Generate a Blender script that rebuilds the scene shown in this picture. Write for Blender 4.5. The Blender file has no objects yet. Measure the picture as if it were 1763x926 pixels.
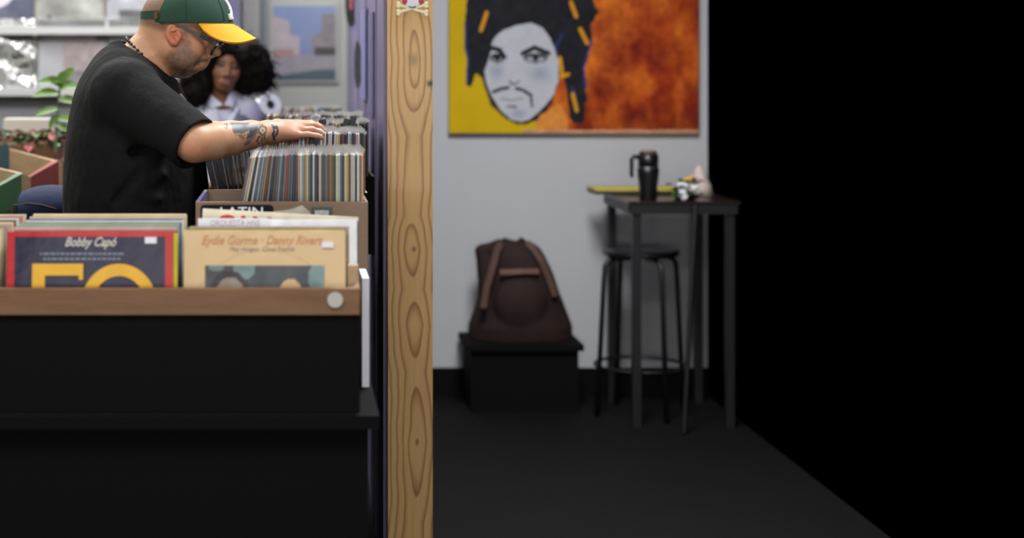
import bpy, bmesh, math, random
import numpy as np
from mathutils import Vector, Matrix, Euler

random.seed(4)
rng = np.random.default_rng(4)
sc = bpy.context.scene
COL = sc.collection

# ------------------------------------------------------------------ camera
W_PX, H_PX, F = 1763.0, 926.0, 2833.0        # frame of the photograph, focal length in pixels
CX, CY, CAM_Z = 500.0, 122.0, 1.40           # optical axis in the photograph, eye height (m)
cam_d = bpy.data.cameras.new('camera')
cam = bpy.data.objects.new('camera', cam_d)
COL.objects.link(cam)
cam.location = (0, 0, CAM_Z)
cam.rotation_euler = (math.pi / 2, 0, 0)
cam_d.sensor_width = 36.0
cam_d.lens = F / W_PX * 36.0
cam_d.shift_x = (W_PX / 2 - CX) / W_PX
cam_d.shift_y = -(H_PX / 2 - CY) / W_PX
cam_d.clip_start, cam_d.clip_end = 0.1, 60
cam_d.dof.use_dof = True
cam_d.dof.focus_distance = 4.02
cam_d.dof.aperture_fstop = 2.1
sc.camera = cam

# ------------------------------------------------------------------ world, lamps, exposure
world = bpy.data.worlds.new('world')
world.use_nodes = True
world.node_tree.nodes['Background'].inputs[0].default_value = (0, 0, 0, 1)
world.node_tree.nodes['Background'].inputs[1].default_value = 0.0
sc.world = world


def area(name, loc, rot, sx, sy, power, col=(1, 1, 1)):
    l = bpy.data.lights.new(name, 'AREA')
    l.shape = 'RECTANGLE'
    l.size, l.size_y, l.energy, l.color = sx, sy, power, col
    o = bpy.data.objects.new(name, l)
    COL.objects.link(o)
    o.location, o.rotation_euler = loc, rot
    return o


area('ceiling_lamp', (-0.9, 2.3, 2.80), (0.0, 0, 0), 1.2, 0.6, 36, (1.0, 0.97, 0.93))
area('ceiling_lamp', (-1.1, 4.7, 2.80), (0, 0, 0), 1.2, 0.6, 36, (1.0, 0.98, 0.95))
area('ceiling_lamp', (-0.5, 6.9, 2.80), (0, 0, 0), 1.4, 0.5, 52, (1.0, 1.0, 0.97))
area('ceiling_lamp', (-1.5, 6.4, 2.80), (0, 0, 0), 0.5, 1.4, 32, (1.0, 1.0, 0.97))
area('ceiling_lamp', (0.75, 4.7, 2.80), (0, 0, 0), 0.6, 0.9, 95, (0.97, 0.98, 1.0))
area('ceiling_lamp', (0.6, 2.0, 2.80), (0, 0, 0), 1.2, 0.6, 30, (1.0, 0.97, 0.94))
area('front_fill', (0.2, -1.4, 1.15), (math.radians(92), 0, 0), 3.2, 1.0, 62, (1.0, 0.98, 0.96))  # unseen fill light added behind the camera to brighten the front covers

sc.view_settings.view_transform = 'Standard'
sc.view_settings.look = 'None'
sc.view_settings.exposure = 0.0
sc.view_settings.gamma = 1.0
sc.view_settings.use_curve_mapping = False
sc.cycles.max_bounces = 8
sc.cycles.transparent_max_bounces = 40


# ------------------------------------------------------------------ helpers
def P(px, py, d):
    return np.array([(px - CX) * d / F, d, CAM_Z - (py - CY) * d / F])


def lin(c):
    c = np.asarray(c, float) / 255.0
    return np.where(c <= 0.04045, c / 12.92, ((c + 0.055) / 1.055) ** 2.4)


def S(r, g, b):
    v = lin((r, g, b))
    return (float(v[0]), float(v[1]), float(v[2]), 1.0)


def principled(name):
    m = bpy.data.materials.new(name)
    m.use_nodes = True
    return m, m.node_tree, m.node_tree.nodes['Principled BSDF']


MATS = {}


def mat(name, col, rough=0.6, metal=0.0, noise=None, bump=None, attr=False, objcol=False, coat=0.0, sss=0.0, spec=0.5, stretch=(1, 1, 1)):
    if name in MATS:
        return MATS[name]
    m, nt, b = principled(name)
    L, N = nt.links.new, nt.nodes.new
    b.inputs['Base Color'].default_value = col
    b.inputs['Roughness'].default_value = rough
    b.inputs['Metallic'].default_value = metal
    b.inputs['Coat Weight'].default_value = coat
    b.inputs['Specular IOR Level'].default_value = spec
    if sss:
        b.inputs['Subsurface Weight'].default_value = sss
        b.inputs['Subsurface Radius'].default_value = (0.012, 0.005, 0.003)
        b.inputs['Subsurface Scale'].default_value = 0.5
    tc = N('ShaderNodeTexCoord')
    mp = N('ShaderNodeMapping')
    mp.inputs['Scale'].default_value = stretch
    L(tc.outputs['Object'], mp.inputs['Vector'])
    src = None
    if attr:
        a = N('ShaderNodeAttribute')
        a.attribute_name = 'Col'
        src = a.outputs['Color']
    if objcol:
        a = N('ShaderNodeObjectInfo')
        src = a.outputs['Color']
    if noise:
        n = N('ShaderNodeTexNoise')
        n.inputs['Scale'].default_value = noise[0]
        n.inputs['Detail'].default_value = 5
        L(mp.outputs['Vector'], n.inputs['Vector'])
        r = N('ShaderNodeMapRange')
        r.inputs['From Min'].default_value, r.inputs['From Max'].default_value = 0.25, 0.75
        r.inputs['To Min'].default_value, r.inputs['To Max'].default_value = 1 - noise[1], 1 + noise[1]
        L(n.outputs['Fac'], r.inputs['Value'])
        mx = N('ShaderNodeMix')
        mx.data_type, mx.blend_type = 'RGBA', 'MULTIPLY'
        mx.inputs[0].default_value = 1.0
        if src is not None:
            L(src, mx.inputs[6])
        else:
            mx.inputs[6].default_value = col
        cmb = N('ShaderNodeCombineColor')
        for i in range(3):
            L(r.outputs['Result'], cmb.inputs[i])
        L(cmb.outputs['Color'], mx.inputs[7])
        src = mx.outputs[2]
    if src is not None:
        L(src, b.inputs['Base Color'])
    if bump:
        n2 = N('ShaderNodeTexNoise')
        n2.inputs['Scale'].default_value = bump[0]
        n2.inputs['Detail'].default_value = 4
        L(mp.outputs['Vector'], n2.inputs['Vector'])
        bp = N('ShaderNodeBump')
        bp.inputs['Strength'].default_value = bump[1]
        bp.inputs['Distance'].default_value = bump[2] if len(bump) > 2 else 0.01
        L(n2.outputs['Fac'], bp.inputs['Height'])
        L(bp.outputs['Normal'], b.inputs['Normal'])
    MATS[name] = m
    return m


def clear_plastic(name, opacity=0.10, rough=0.12, bump=0.0, tint=(1, 1, 1, 1), bscale=18):
    m = bpy.data.materials.new(name)
    m.use_nodes = True
    nt = m.node_tree
    nt.nodes.clear()
    L, N = nt.links.new, nt.nodes.new
    out = N('ShaderNodeOutputMaterial')
    tr = N('ShaderNodeBsdfTransparent')
    tr.inputs[0].default_value = (0.97, 0.97, 0.98, 1)
    gl = N('ShaderNodeBsdfPrincipled')
    gl.inputs['Base Color'].default_value = tint
    gl.inputs['Roughness'].default_value = rough
    lw = N('ShaderNodeLayerWeight')
    lw.inputs['Blend'].default_value = 0.18
    ad = N('ShaderNodeMath')
    ad.operation = 'MULTIPLY_ADD'
    ad.use_clamp = True
    ad.inputs[1].default_value = 0.75
    ad.inputs[2].default_value = opacity
    L(lw.outputs['Fresnel'], ad.inputs[0])
    mx = N('ShaderNodeMixShader')
    L(ad.outputs[0], mx.inputs[0])
    L(tr.outputs[0], mx.inputs[1])
    L(gl.outputs[0], mx.inputs[2])
    L(mx.outputs[0], out.inputs[0])
    if bump:
        tc = N('ShaderNodeTexCoord')
        n2 = N('ShaderNodeTexNoise')
        n2.inputs['Scale'].default_value = bscale
        L(tc.outputs['Object'], n2.inputs['Vector'])
        bp = N('ShaderNodeBump')
        bp.inputs['Strength'].default_value = bump
        bp.inputs['Distance'].default_value = 0.02
        L(n2.outputs['Fac'], bp.inputs['Height'])
        L(bp.outputs['Normal'], gl.inputs['Normal'])
    return m


class MB:
    """collects boxes, tubes, lathes and grids into one mesh"""
    def __init__(s):
        s.v, s.f = [], []

    def add(s, v, f):
        o = len(s.v)
        s.v += [tuple(map(float, p)) for p in v]
        s.f += [tuple(i + o for i in q) for q in f]
        return s

    def box(s, c, size, rot=None):
        h = np.asarray(size, float) / 2
        R = np.eye(3) if rot is None else np.array(rot.to_matrix() if isinstance(rot, Euler) else rot)
        vs = [np.asarray(c, float) + R @ (np.array([a, b, d]) * h) for a in (-1, 1) for b in (-1, 1) for d in (-1, 1)]
        return s.add(vs, [(0, 1, 3, 2), (4, 6, 7, 5), (0, 4, 5, 1), (2, 3, 7, 6), (0, 2, 6, 4), (1, 5, 7, 3)])

    def span(s, a, b):
        a, b = np.minimum(a, b), np.maximum(a, b)
        return s.box((a + b) / 2, b - a)

    def hexa(s, p):
        """eight corners: bottom ring of four, top ring of four"""
        return s.add(p, [(3, 2, 1, 0), (4, 5, 6, 7), (0, 1, 5, 4), (1, 2, 6, 5), (2, 3, 7, 6), (3, 0, 4, 7)])

    def tube(s, pts, rad, n=10, cap=True):
        pts = [np.asarray(p, float) for p in pts]
        if np.isscalar(rad):
            rad = [rad] * len(pts)
        t0 = pts[1] - pts[0]
        up = np.array([0, 0, 1.0]) if abs(t0[2]) < 0.9 * np.linalg.norm(t0) else np.array([0, 1.0, 0])
        vs = []
        for i, p in enumerate(pts):
            t = pts[min(i + 1, len(pts) - 1)] - pts[max(i - 1, 0)]
            t /= np.linalg.norm(t) + 1e-9
            a = np.cross(t, up)
            a /= np.linalg.norm(a) + 1e-9
            b = np.cross(a, t)
            up = b
            for j in range(n):
                w = 2 * math.pi * j / n
                vs.append(p + rad[i] * (math.cos(w) * a + math.sin(w) * b))
        fs = []
        for i in range(len(pts) - 1):
            for j in range(n):
                k = (j + 1) % n
                fs.append((i * n + j, i * n + k, (i + 1) * n + k, (i + 1) * n + j))
        if cap:
            fs += [tuple(range(n))[::-1], tuple(range((len(pts) - 1) * n, len(pts) * n))]
        return s.add(vs, fs)

    def lathe(s, c, prof, n=24):
        c = np.asarray(c, float)
        vs, fs = [], []
        for r, z in prof:
            for j in range(n):
                w = 2 * math.pi * j / n
                vs.append(c + np.array([r * math.cos(w), r * math.sin(w), z]))
        for i in range(len(prof) - 1):
            for j in range(n):
                k = (j + 1) % n
                fs.append((i * n + j, i * n + k, (i + 1) * n + k, (i + 1) * n + j))
        fs += [tuple(range(n))[::-1], tuple(range((len(prof) - 1) * n, len(prof) * n))]
        return s.add(vs, fs)

    def ball(s, c, r, n=8, m=6):
        r = np.ones(3) * r
        prof = [(math.sin(math.pi * (i + .02) / (m + .04)), -math.cos(math.pi * (i + .02) / (m + .04))) for i in range(m + 1)]
        o = len(s.v)
        s.lathe((0, 0, 0), prof, n)
        for i in range(o, len(s.v)):
            s.v[i] = tuple(np.asarray(c, float) + r * np.array(s.v[i]))
        return s

    def grid(s, fn, nu, nv):
        vs = [fn(i / nu, j / nv) for j in range(nv + 1) for i in range(nu + 1)]
        fs = [(j * (nu + 1) + i, j * (nu + 1) + i + 1, (j + 1) * (nu + 1) + i + 1, (j + 1) * (nu + 1) + i)
              for j in range(nv) for i in range(nu)]
        return s.add(vs, fs)


WL = {}


def finish(o, parent):
    COL.objects.link(o)
    if parent is not None:
        o.parent = parent
    return o


def raw_mesh(name, v, f, m, smooth=False, cols=None, bevel=0.0):
    me = bpy.data.meshes.new(name)
    me.from_pydata([tuple(p) for p in v], [], [tuple(q) for q in f])
    if bevel:
        bm = bmesh.new()
        bm.from_mesh(me)
        bmesh.ops.bevel(bm, geom=bm.edges[:], offset=bevel, segments=2, affect='EDGES', profile=0.6)
        bm.to_mesh(me)
        bm.free()
    if cols is not None:
        at = me.color_attributes.new('Col', 'FLOAT_COLOR', 'POINT')
        c4 = np.ones((len(me.vertices), 4), 'f4')
        c4[:, :3] = cols
        at.data.foreach_set('color', c4.ravel())
    if smooth:
        me.polygons.foreach_set('use_smooth', [True] * len(me.polygons))
    me.materials.append(m)
    me.update()
    return me


def tag(o, label=None, cat=None, group=None, kind=None):
    if label:
        o['label'] = label
    if cat:
        o['category'] = cat
    if group:
        o['group'] = group
    if kind:
        o['kind'] = kind
    return o


def part(name, mb, m, parent=None, smooth=False, cols=None, bevel=0.0, base=None):
    """one mesh object; vertices are given in world space, the origin sits at the parent's base (or BASE)"""
    if parent is not None:
        org = WL[parent.name]
    else:
        org = np.zeros(3) if base is None else np.asarray(base, float)
    v = np.asarray(mb.v, float) - org
    me = raw_mesh(name, v, mb.f, m, smooth, cols, bevel)
    o = bpy.data.objects.new(name, me)
    finish(o, parent)
    if parent is None:
        o.location = org
    WL[o.name] = org
    return o


def thing(name, label, cat, base, group=None):
    o = bpy.data.objects.new(name, None)
    o.empty_display_size = 0.05
    COL.objects.link(o)
    o.location = tuple(map(float, base))
    WL[o.name] = np.asarray(base, float)
    return tag(o, label, cat, group)


def structure(name, mb, m, **kw):
    return tag(part(name, mb, m, **kw), kind='structure')


def letters(name, text, size, origin, xdir, zdir, m, parent, shear=0.0, align='LEFT', bold=0.0, xs=1.0):
    """flat lettering on a surface: origin is the baseline, xdir / zdir the reading and the up direction"""
    cu = bpy.data.curves.new(name, 'FONT')
    cu.body, cu.size, cu.shear, cu.align_x, cu.offset = text, size, shear, align, bold
    cu.resolution_u = 3
    t = bpy.data.objects.new(name, cu)
    COL.objects.link(t)
    bpy.context.view_layer.update()
    me0 = bpy.data.meshes.new_from_object(t.evaluated_get(bpy.context.evaluated_depsgraph_get()))
    bpy.data.objects.remove(t)
    mb = MB()
    x, z = np.asarray(xdir, float), np.asarray(zdir, float)
    o = np.asarray(origin, float)
    mb.v = [tuple(o + v.co.x * xs * x + v.co.y * z) for v in me0.vertices]
    mb.f = [tuple(p.vertices) for p in me0.polygons]
    bpy.data.meshes.remove(me0)
    return part(name, mb, m, parent)


# value noise and polygon masks for painted faces
def vnoise(x, y, seed=0, scale=1.0, octaves=4):
    out = np.zeros_like(x, dtype=float)
    amp, tot = 1.0, 0.0
    r = np.random.default_rng(seed)
    T = r.random((64, 64))
    for o in range(octaves):
        X, Y = x * scale * 2 ** o + 11.3 * o, y * scale * 2 ** o + 7.7 * o
        i, j = np.floor(X).astype(int), np.floor(Y).astype(int)
        u, v = X - i, Y - j
        u, v = u * u * (3 - 2 * u), v * v * (3 - 2 * v)
        g = lambda a, b: T[a % 64, b % 64]
        out += amp * ((g(i, j) * (1 - u) + g(i + 1, j) * u) * (1 - v) + (g(i, j + 1) * (1 - u) + g(i + 1, j + 1) * u) * v)
        tot += amp
        amp *= 0.5
    return out / tot


def inpoly(x, y, poly):
    ins = np.zeros(x.shape, bool)
    n = len(poly)
    for i in range(n):
        (x1, y1), (x2, y2) = poly[i], poly[(i + 1) % n]
        if y1 == y2:
            continue
        c = ((y1 > y) != (y2 > y)) & (x < (x2 - x1) * (y - y1) / (y2 - y1) + x1)
        ins ^= c
    return ins


def stroke(x, y, pts, w):
    """mask of a brush stroke of half width w along a polyline"""
    d = np.full(x.shape, 1e9)
    for (a, b), (c, e) in zip(pts[:-1], pts[1:]):
        vx, vy = c - a, e - b
        t = np.clip(((x - a) * vx + (y - b) * vy) / (vx * vx + vy * vy + 1e-9), 0, 1)
        d = np.minimum(d, np.hypot(x - a - t * vx, y - b - t * vy))
    return d < w


def painted(name, o, ex, ez, nu, nv, fn, m, parent, bend=None):
    """a flat printed face: grid at o spanned by ex, ez, coloured by fn(u, v) -> sRGB 0..255"""
    o, ex, ez = np.asarray(o, float), np.asarray(ex, float), np.asarray(ez, float)
    u, v = np.meshgrid(np.linspace(0, 1, nu + 1), np.linspace(0, 1, nv + 1))
    u, v = u.ravel(), v.ravel()
    mb = MB()
    V = o + u[:, None] * ex + v[:, None] * ez
    if bend is not None:
        nrm = np.cross(ex, ez)
        nrm /= np.linalg.norm(nrm)
        V = V + bend(u, v)[:, None] * nrm
    mb.v = V
    mb.f = [(j * (nu + 1) + i, j * (nu + 1) + i + 1, (j + 1) * (nu + 1) + i + 1, (j + 1) * (nu + 1) + i)
            for j in range(nv) for i in range(nu)]
    return part(name, mb, m, parent, smooth=True, cols=lin(fn(u, v)))


# signed distance field modelling for bodies and cloth
class SDF:
    def __init__(s, lo, hi, h):
        s.lo, s.h = np.asarray(lo, float), h
        s.n = np.ceil((np.asarray(hi, float) - s.lo) / h).astype(int) + 1
        s.a = np.full(s.n, 1.0, 'f4')

    def sub(s, lo, hi):
        i0 = np.clip(np.floor((np.asarray(lo) - s.lo) / s.h).astype(int), 0, s.n)
        i1 = np.clip(np.ceil((np.asarray(hi) - s.lo) / s.h).astype(int) + 1, 0, s.n)
        sl = tuple(slice(a, b) for a, b in zip(i0, i1))
        G = [(s.lo[k] + s.h * np.arange(i0[k], i1[k])).astype('f4').reshape([-1 if j == k else 1 for j in range(3)]) for k in range(3)]
        return sl, G

    def add(s, prim, k=0.01):
        fn, lo, hi = prim
        mg = k + 3 * s.h
        sl, G = s.sub(lo - mg, hi + mg)
        d = fn(*G)
        a = s.a[sl]
        if a.size == 0:
            return s
        q = np.maximum(k - np.abs(a - d), 0) / k
        s.a[sl] = np.minimum(a, d) - q * q * k * 0.25
        return s

    def cut(s, prim, k=0.004):
        fn, lo, hi = prim
        mg = k + 3 * s.h
        sl, G = s.sub(lo - mg, hi + mg)
        d = -fn(*G)
        a = s.a[sl]
        if a.size == 0:
            return s
        q = np.maximum(k - np.abs(a - d), 0) / k
        s.a[sl] = np.maximum(a, d) + q * q * k * 0.25
        return s

    def mesh(s):
        a = s.a
        neg = a < 0
        c = neg[:-1, :-1, :-1].astype('i1')
        tot = np.zeros(c.shape, 'i1')
        for i in (0, 1):
            for j in (0, 1):
                for k in (0, 1):
                    tot += neg[i:i + c.shape[0], j:j + c.shape[1], k:k + c.shape[2]]
        act = (tot > 0) & (tot < 8)
        idx = np.full(c.shape, -1, 'i4')
        I, J, K = np.nonzero(act)
        idx[I, J, K] = np.arange(len(I))
        acc = np.zeros((len(I), 3))
        cnt = np.zeros(len(I))
        cor = {(i, j, k): a[I + i, J + j, K + k].astype(float) for i in (0, 1) for j in (0, 1) for k in (0, 1)}
        for ax in range(3):
            for u in (0, 1):
                for w in (0, 1):
                    p = [0, 0, 0]
                    o = [x for x in range(3) if x != ax]
                    p[o[0]], p[o[1]] = u, w
                    q = list(p)
                    q[ax] = 1
                    va, vb = cor[tuple(p)], cor[tuple(q)]
                    m = (va < 0) != (vb < 0)
                    t = np.where(m, va / np.where(m, va - vb, 1), 0)
                    pt = np.tile(np.array(p, float), (len(I), 1))
                    pt[:, ax] = t
                    acc += pt * m[:, None]
                    cnt += m
        V = s.lo + s.h * (np.stack([I, J, K], 1) + acc / cnt[:, None])
        faces = []
        for ax in range(3):
            sl0 = [slice(1, -1)] * 3
            sl0[ax] = slice(0, -1)
            sl1 = [slice(1, -1)] * 3
            sl1[ax] = slice(1, None)
            A, B = neg[tuple(sl0)], neg[tuple(sl1)]
            pos = np.stack(np.nonzero(A != B), 1)
            if not len(pos):
                continue
            sg = A[tuple(pos.T)]
            off = np.ones(3, int)
            off[ax] = 0
            e = pos + off
            o = [(1, 2), (2, 0), (0, 1)][ax]
            d1, d2 = np.zeros(3, int), np.zeros(3, int)
            d1[o[0]], d2[o[1]] = 1, 1
            q = np.stack([idx[tuple((e - d1 - d2).T)], idx[tuple((e - d2).T)], idx[tuple(e.T)], idx[tuple((e - d1).T)]], 1)
            q[~sg] = q[~sg][:, ::-1]
            faces.append(q)
        Fq = np.concatenate(faces)
        Fq = Fq[(Fq >= 0).all(1)]
        return V, Fq


def cone(p, q, r1, r2=None, flat=None):
    p, q = np.asarray(p, float), np.asarray(q, float)
    r2 = r1 if r2 is None else r2
    v = q - p
    L2 = float(v @ v) + 1e-12

    def fn(x, y, z):
        t = np.clip(((x - p[0]) * v[0] + (y - p[1]) * v[1] + (z - p[2]) * v[2]) / L2, 0, 1)
        return np.sqrt((x - p[0] - t * v[0]) ** 2 + (y - p[1] - t * v[1]) ** 2 + (z - p[2] - t * v[2]) ** 2) - (r1 + (r2 - r1) * t)
    R = max(r1, r2)
    return fn, np.minimum(p, q) - R, np.maximum(p, q) + R


def ell(c, r, R=None):
    c, r = np.asarray(c, float), np.asarray(r, float) * np.ones(3)
    R = np.eye(3) if R is None else np.asarray(R, float)     # columns: the local axes

    def fn(x, y, z):
        X, Y, Z = x - c[0], y - c[1], z - c[2]
        l = [(X * R[0, i] + Y * R[1, i] + Z * R[2, i]) for i in range(3)]
        k0 = np.sqrt(sum((l[i] / r[i]) ** 2 for i in range(3)))
        k1 = np.sqrt(sum((l[i] / r[i] ** 2) ** 2 for i in range(3))) + 1e-6
        return k0 * (k0 - 1) / k1
    m = r.max()
    return fn, c - m, c + m


def loft(rows, yc, grow=0.0):
    """rows: (z, x_back, x_front, half width in y), horizontal ellipses stacked upwards"""
    rows = sorted(rows)
    z_, x0, x1, b_ = (np.array(c, float) for c in zip(*rows))
    zf = np.linspace(z_[0], z_[-1], 160)          # rounded, not faceted, between the rows
    kn = np.exp(-np.linspace(-2, 2, 19) ** 2)
    kn /= kn.sum()
    sm = lambda c: np.convolve(np.pad(np.interp(zf, z_, c), 9, 'reflect', reflect_type='odd'), kn, 'valid')
    z_, x0, x1, b_ = zf, sm(x0), sm(x1), sm(b_)

    def fn(x, y, z):
        xb, xf, b = np.interp(z, z_, x0) - grow, np.interp(z, z_, x1) + grow, np.interp(z, z_, b_) + grow
        xc, a = (xb + xf) / 2, (xf - xb) / 2
        k = np.sqrt(((x - xc) / a) ** 2 + ((y - yc) / b) ** 2)
        d = (k - 1) * np.minimum(a, b)
        return np.maximum(d, np.maximum(z_[0] - z, z - z_[-1]))
    return fn, np.array([x0.min(), yc - b_.max(), z_[0]]) - grow, np.array([x1.max(), yc + b_.max(), z_[-1]]) + grow


def sdf_part(name, sdf, m, parent, colour=None):
    V, Q = sdf.mesh()
    mb = MB()
    mb.v, mb.f = V, Q.tolist()
    return part(name, mb, m, parent, smooth=True, cols=None if colour is None else lin(colour(V)))


def hand(s, wrist, fwd, up, side, k=1.0, curl=0.35, r=0.0095, bend=0.02):
    """palm, four fingers and a thumb; side points to the thumb"""
    w, f, u, t = (np.asarray(a, float) for a in (wrist, fwd, up, side))
    for i, (o, ln) in enumerate(((0.030, 0.075), (0.010, 0.083), (-0.011, 0.077), (-0.030, 0.060))):
        kn = w + k * (f * 0.085 + t * o + u * 0.004)
        s.add(cone(w + k * (t * o * 0.5), kn, 0.017 * k, 0.012 * k), 0.02)
        a, p = 0.0, kn
        for j, (seg, rr) in enumerate(((0.48, 1.0), (0.30, 0.88), (0.22, 0.75))):
            a += curl * (0.7 if j == 0 else 1.0)
            q = p + k * ln * seg * (f * math.cos(a) - u * math.sin(a)) + t * o * 0.1 * k
            s.add(cone(p, q, r * k * rr, r * k * rr * 0.9), 0.004)
            p = q
    a = w + k * (f * 0.025 + t * 0.022)
    b = w + k * (f * 0.055 + t * 0.045 - u * 0.012)
    c = w + k * (f * 0.085 + t * 0.050 - u * 0.030)
    d = w + k * (f * 0.105 + t * 0.045 - u * 0.045)
    s.add(cone(a, b, 0.017 * k, 0.013 * k), 0.014)
    s.add(cone(b, c, 0.0125 * k, 0.0105 * k), 0.004)
    s.add(cone(c, d, 0.0105 * k, 0.008 * k), 0.004)


# ------------------------------------------------------------------ materials
M_WALL = mat('wall_paint', S(190, 191, 193), 0.75, noise=(1.2, 0.03), bump=(60, 0.08))
M_GREY = mat('grey_green_wall', S(178, 182, 172), 0.7, noise=(1.0, 0.04))
M_FLOOR = mat('black_vinyl_floor', S(13, 13, 14), 0.8, noise=(4, 0.15), spec=0.15)
M_CEIL = mat('ceiling_paint', S(225, 225, 222), 0.85)
M_PURPLE = mat('purple_gloss', S(120, 111, 144), 0.35, noise=(5, 0.22), bump=(9, 0.25), stretch=(1, 1.0, 0.12))  # stretched noise paints vertical streaks of reflection into the purple
M_BLACKM = mat('black_metal', S(22, 22, 24), 0.45, noise=(30, 0.1))
M_BLACKW = mat('black_board', S(14, 14, 15), 0.85, spec=0.1)
M_BLACKP = mat('black_plastic', S(18, 18, 20), 0.35)
M_PLY = mat('brown_plywood', S(122, 88, 60), 0.6, noise=(9, 0.18), bump=(40, 0.1), stretch=(1, 1, 6))
M_PLYL = mat('pale_plywood', S(176, 146, 112), 0.6, noise=(14, 0.12), stretch=(1, 1, 6))
M_CARD = mat('cardboard', S(132, 110, 92), 0.85, noise=(5, 0.10), bump=(120, 0.1))
M_PAPER = mat('sleeve_paper', S(150, 150, 150), 0.55, objcol=True, noise=(22, 0.14))
M_EDGE = mat('sleeve_edge', S(150, 150, 150), 0.6, objcol=True, noise=(60, 0.3))
M_PRINT = mat('printed_cover', S(200, 200, 200), 0.6, attr=True, spec=0.25)
M_PRINTG = mat('printed_cover_gloss', S(200, 200, 200), 0.3, attr=True, bump=(7, 0.25, 0.02), spec=0.3)
M_OIL = mat('oil_paint', S(200, 200, 200), 0.7, attr=True, spec=0.2, bump=(55, 0.25))
M_WHITE = mat('white_card', S(226, 228, 238), 0.6)
M_CLEAR = clear_plastic('clear_plastic', 0.02, 0.14, 0.12, tint=(0.5, 0.5, 0.5, 1))
M_MYLAR = clear_plastic('loose_mylar', 0.10, 0.12, 1.0, bscale=7)
M_FOIL = mat('crumpled_foil', S(200, 200, 200), 0.16, metal=0.85, bump=(6, 1.0, 0.06))
M_SKIN = mat('skin', S(200, 160, 130), 0.48, attr=True, sss=0.12, bump=(260, 0.12, 0.002))
M_SHIRT = mat('black_cotton', S(6, 6, 9), 0.88, bump=(11, 0.55, 0.03), noise=(3, 0.12), spec=0.3, stretch=(1, 1, 0.6))
M_DENIM = mat('navy_denim', S(30, 36, 62), 0.85, noise=(80, 0.12))
M_GREEN = mat('cap_green', S(28, 66, 50), 0.85, bump=(500, 0.3, 0.002), noise=(6, 0.08))
M_YELLOW = mat('visor_yellow', S(236, 172, 20), 0.75, bump=(500, 0.2, 0.002))
M_HAIR = mat('black_curls', S(20, 15, 14), 0.9, noise=(25, 0.3), spec=0.15)
M_SHIRTW = mat('white_cotton', S(214, 218, 238), 0.8, bump=(14, 0.35, 0.02))
M_LEAF = mat('green_leaf', S(92, 128, 52), 0.45, noise=(9, 0.18))
M_LEAFD = mat('dark_leaf', S(58, 84, 44), 0.5, noise=(12, 0.25))
M_LEAFR = mat('red_leaf', S(150, 42, 48), 0.5, noise=(12, 0.25))
M_LEATHER = mat('brown_leather', S(46, 33, 30), 0.8, spec=0.2, noise=(10, 0.2), bump=(60, 0.15))
M_STRAP = mat('tan_leather', S(84, 58, 48), 0.7, noise=(12, 0.15))
M_BRASS = mat('aged_brass', S(120, 100, 66), 0.4, metal=0.8)
M_GLASS = clear_plastic('lens_glass', 0.03, 0.03)
M_WOOD = mat('pine_post', S(200, 160, 110), 0.5, attr=True, coat=0.1)
M_VINYL = mat('vinyl_black', S(18, 18, 18), 0.3)
M_PINK = mat('pink_label', S(140, 62, 78), 0.6)

# ------------------------------------------------------------------ setting
XP0, XP1, XPR = 0.267, 0.292, 0.389         # partition: left face at its post and at the far end, right face
Y_POST, Y_BACK, Y_RIGHT = 4.5, 8.2, 7.1
X_END = 1.80

structure('floor', MB().span(np.array([-2.4, 1.2, -0.05]), np.array([X_END, Y_BACK + 0.1, 0.0])), M_FLOOR)
structure('ceiling', MB().span(np.array([-2.4, -2.0, 2.9]), np.array([X_END, Y_BACK + 0.1, 2.95])), M_CEIL)
structure('wall_back', MB().span(np.array([-2.4, Y_BACK, 0]), np.array([XPR, Y_BACK + 0.1, 2.9])), M_GREY)
structure('wall_right', MB().span(np.array([XPR - 0.005, Y_RIGHT, 0]), np.array([X_END, Y_RIGHT + 0.1, 2.9])), M_WALL)
structure('wall_left', MB().span(np.array([-2.45, 1.2, 0]), np.array([-2.4, Y_BACK + 0.1, 2.9])), M_GREY)
structure('baseboard_right', MB().span(np.array([XPR, Y_RIGHT - 0.015, 0]), np.array([X_END, Y_RIGHT, 0.12])), M_BLACKW)
y0 = Y_POST + 0.04
part_wall = structure('wall_partition', MB().hexa([(XP0, y0, 0), (XPR, y0, 0), (XPR, Y_BACK, 0), (XP1, Y_BACK, 0),
                                                  (XP0, y0, 2.9), (XPR, y0, 2.9), (XPR, Y_BACK, 2.9), (XP1, Y_BACK, 2.9)]), M_PURPLE)
# vertical cladding boards on the purple face, with recessed joints
for i in range(9):
    ya = y0 + 0.01 + i * 0.40
    yb = min(ya + 0.385, Y_BACK)
    fx = lambda y: XP0 + (XP1 - XP0) * (y - y0) / (Y_BACK - y0)
    d = 0.010 + 0.004 * (i % 2)
    part('board', MB().hexa([(fx(ya) - d, ya, 0), (fx(ya), ya, 0), (fx(yb), yb, 0), (fx(yb) - d, yb, 0),
                             (fx(ya) - d, ya, 2.9), (fx(ya), ya, 2.9), (fx(yb), yb, 2.9), (fx(yb) - d, yb, 2.9)]), M_PURPLE, part_wall)

# pine post closing the end of the partition, grain of a flat-sawn board
NU, NV = 90, 640
zt = 2.9
uu, vv = np.meshgrid(np.linspace(0, 1, NU + 1), np.linspace(0, 1, NV + 1))
uu, vv = uu.ravel(), vv.ravel()
px_ = 668 + 77 * uu
py_ = CY - (vv * zt - CAM_Z) * F / Y_POST


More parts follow.
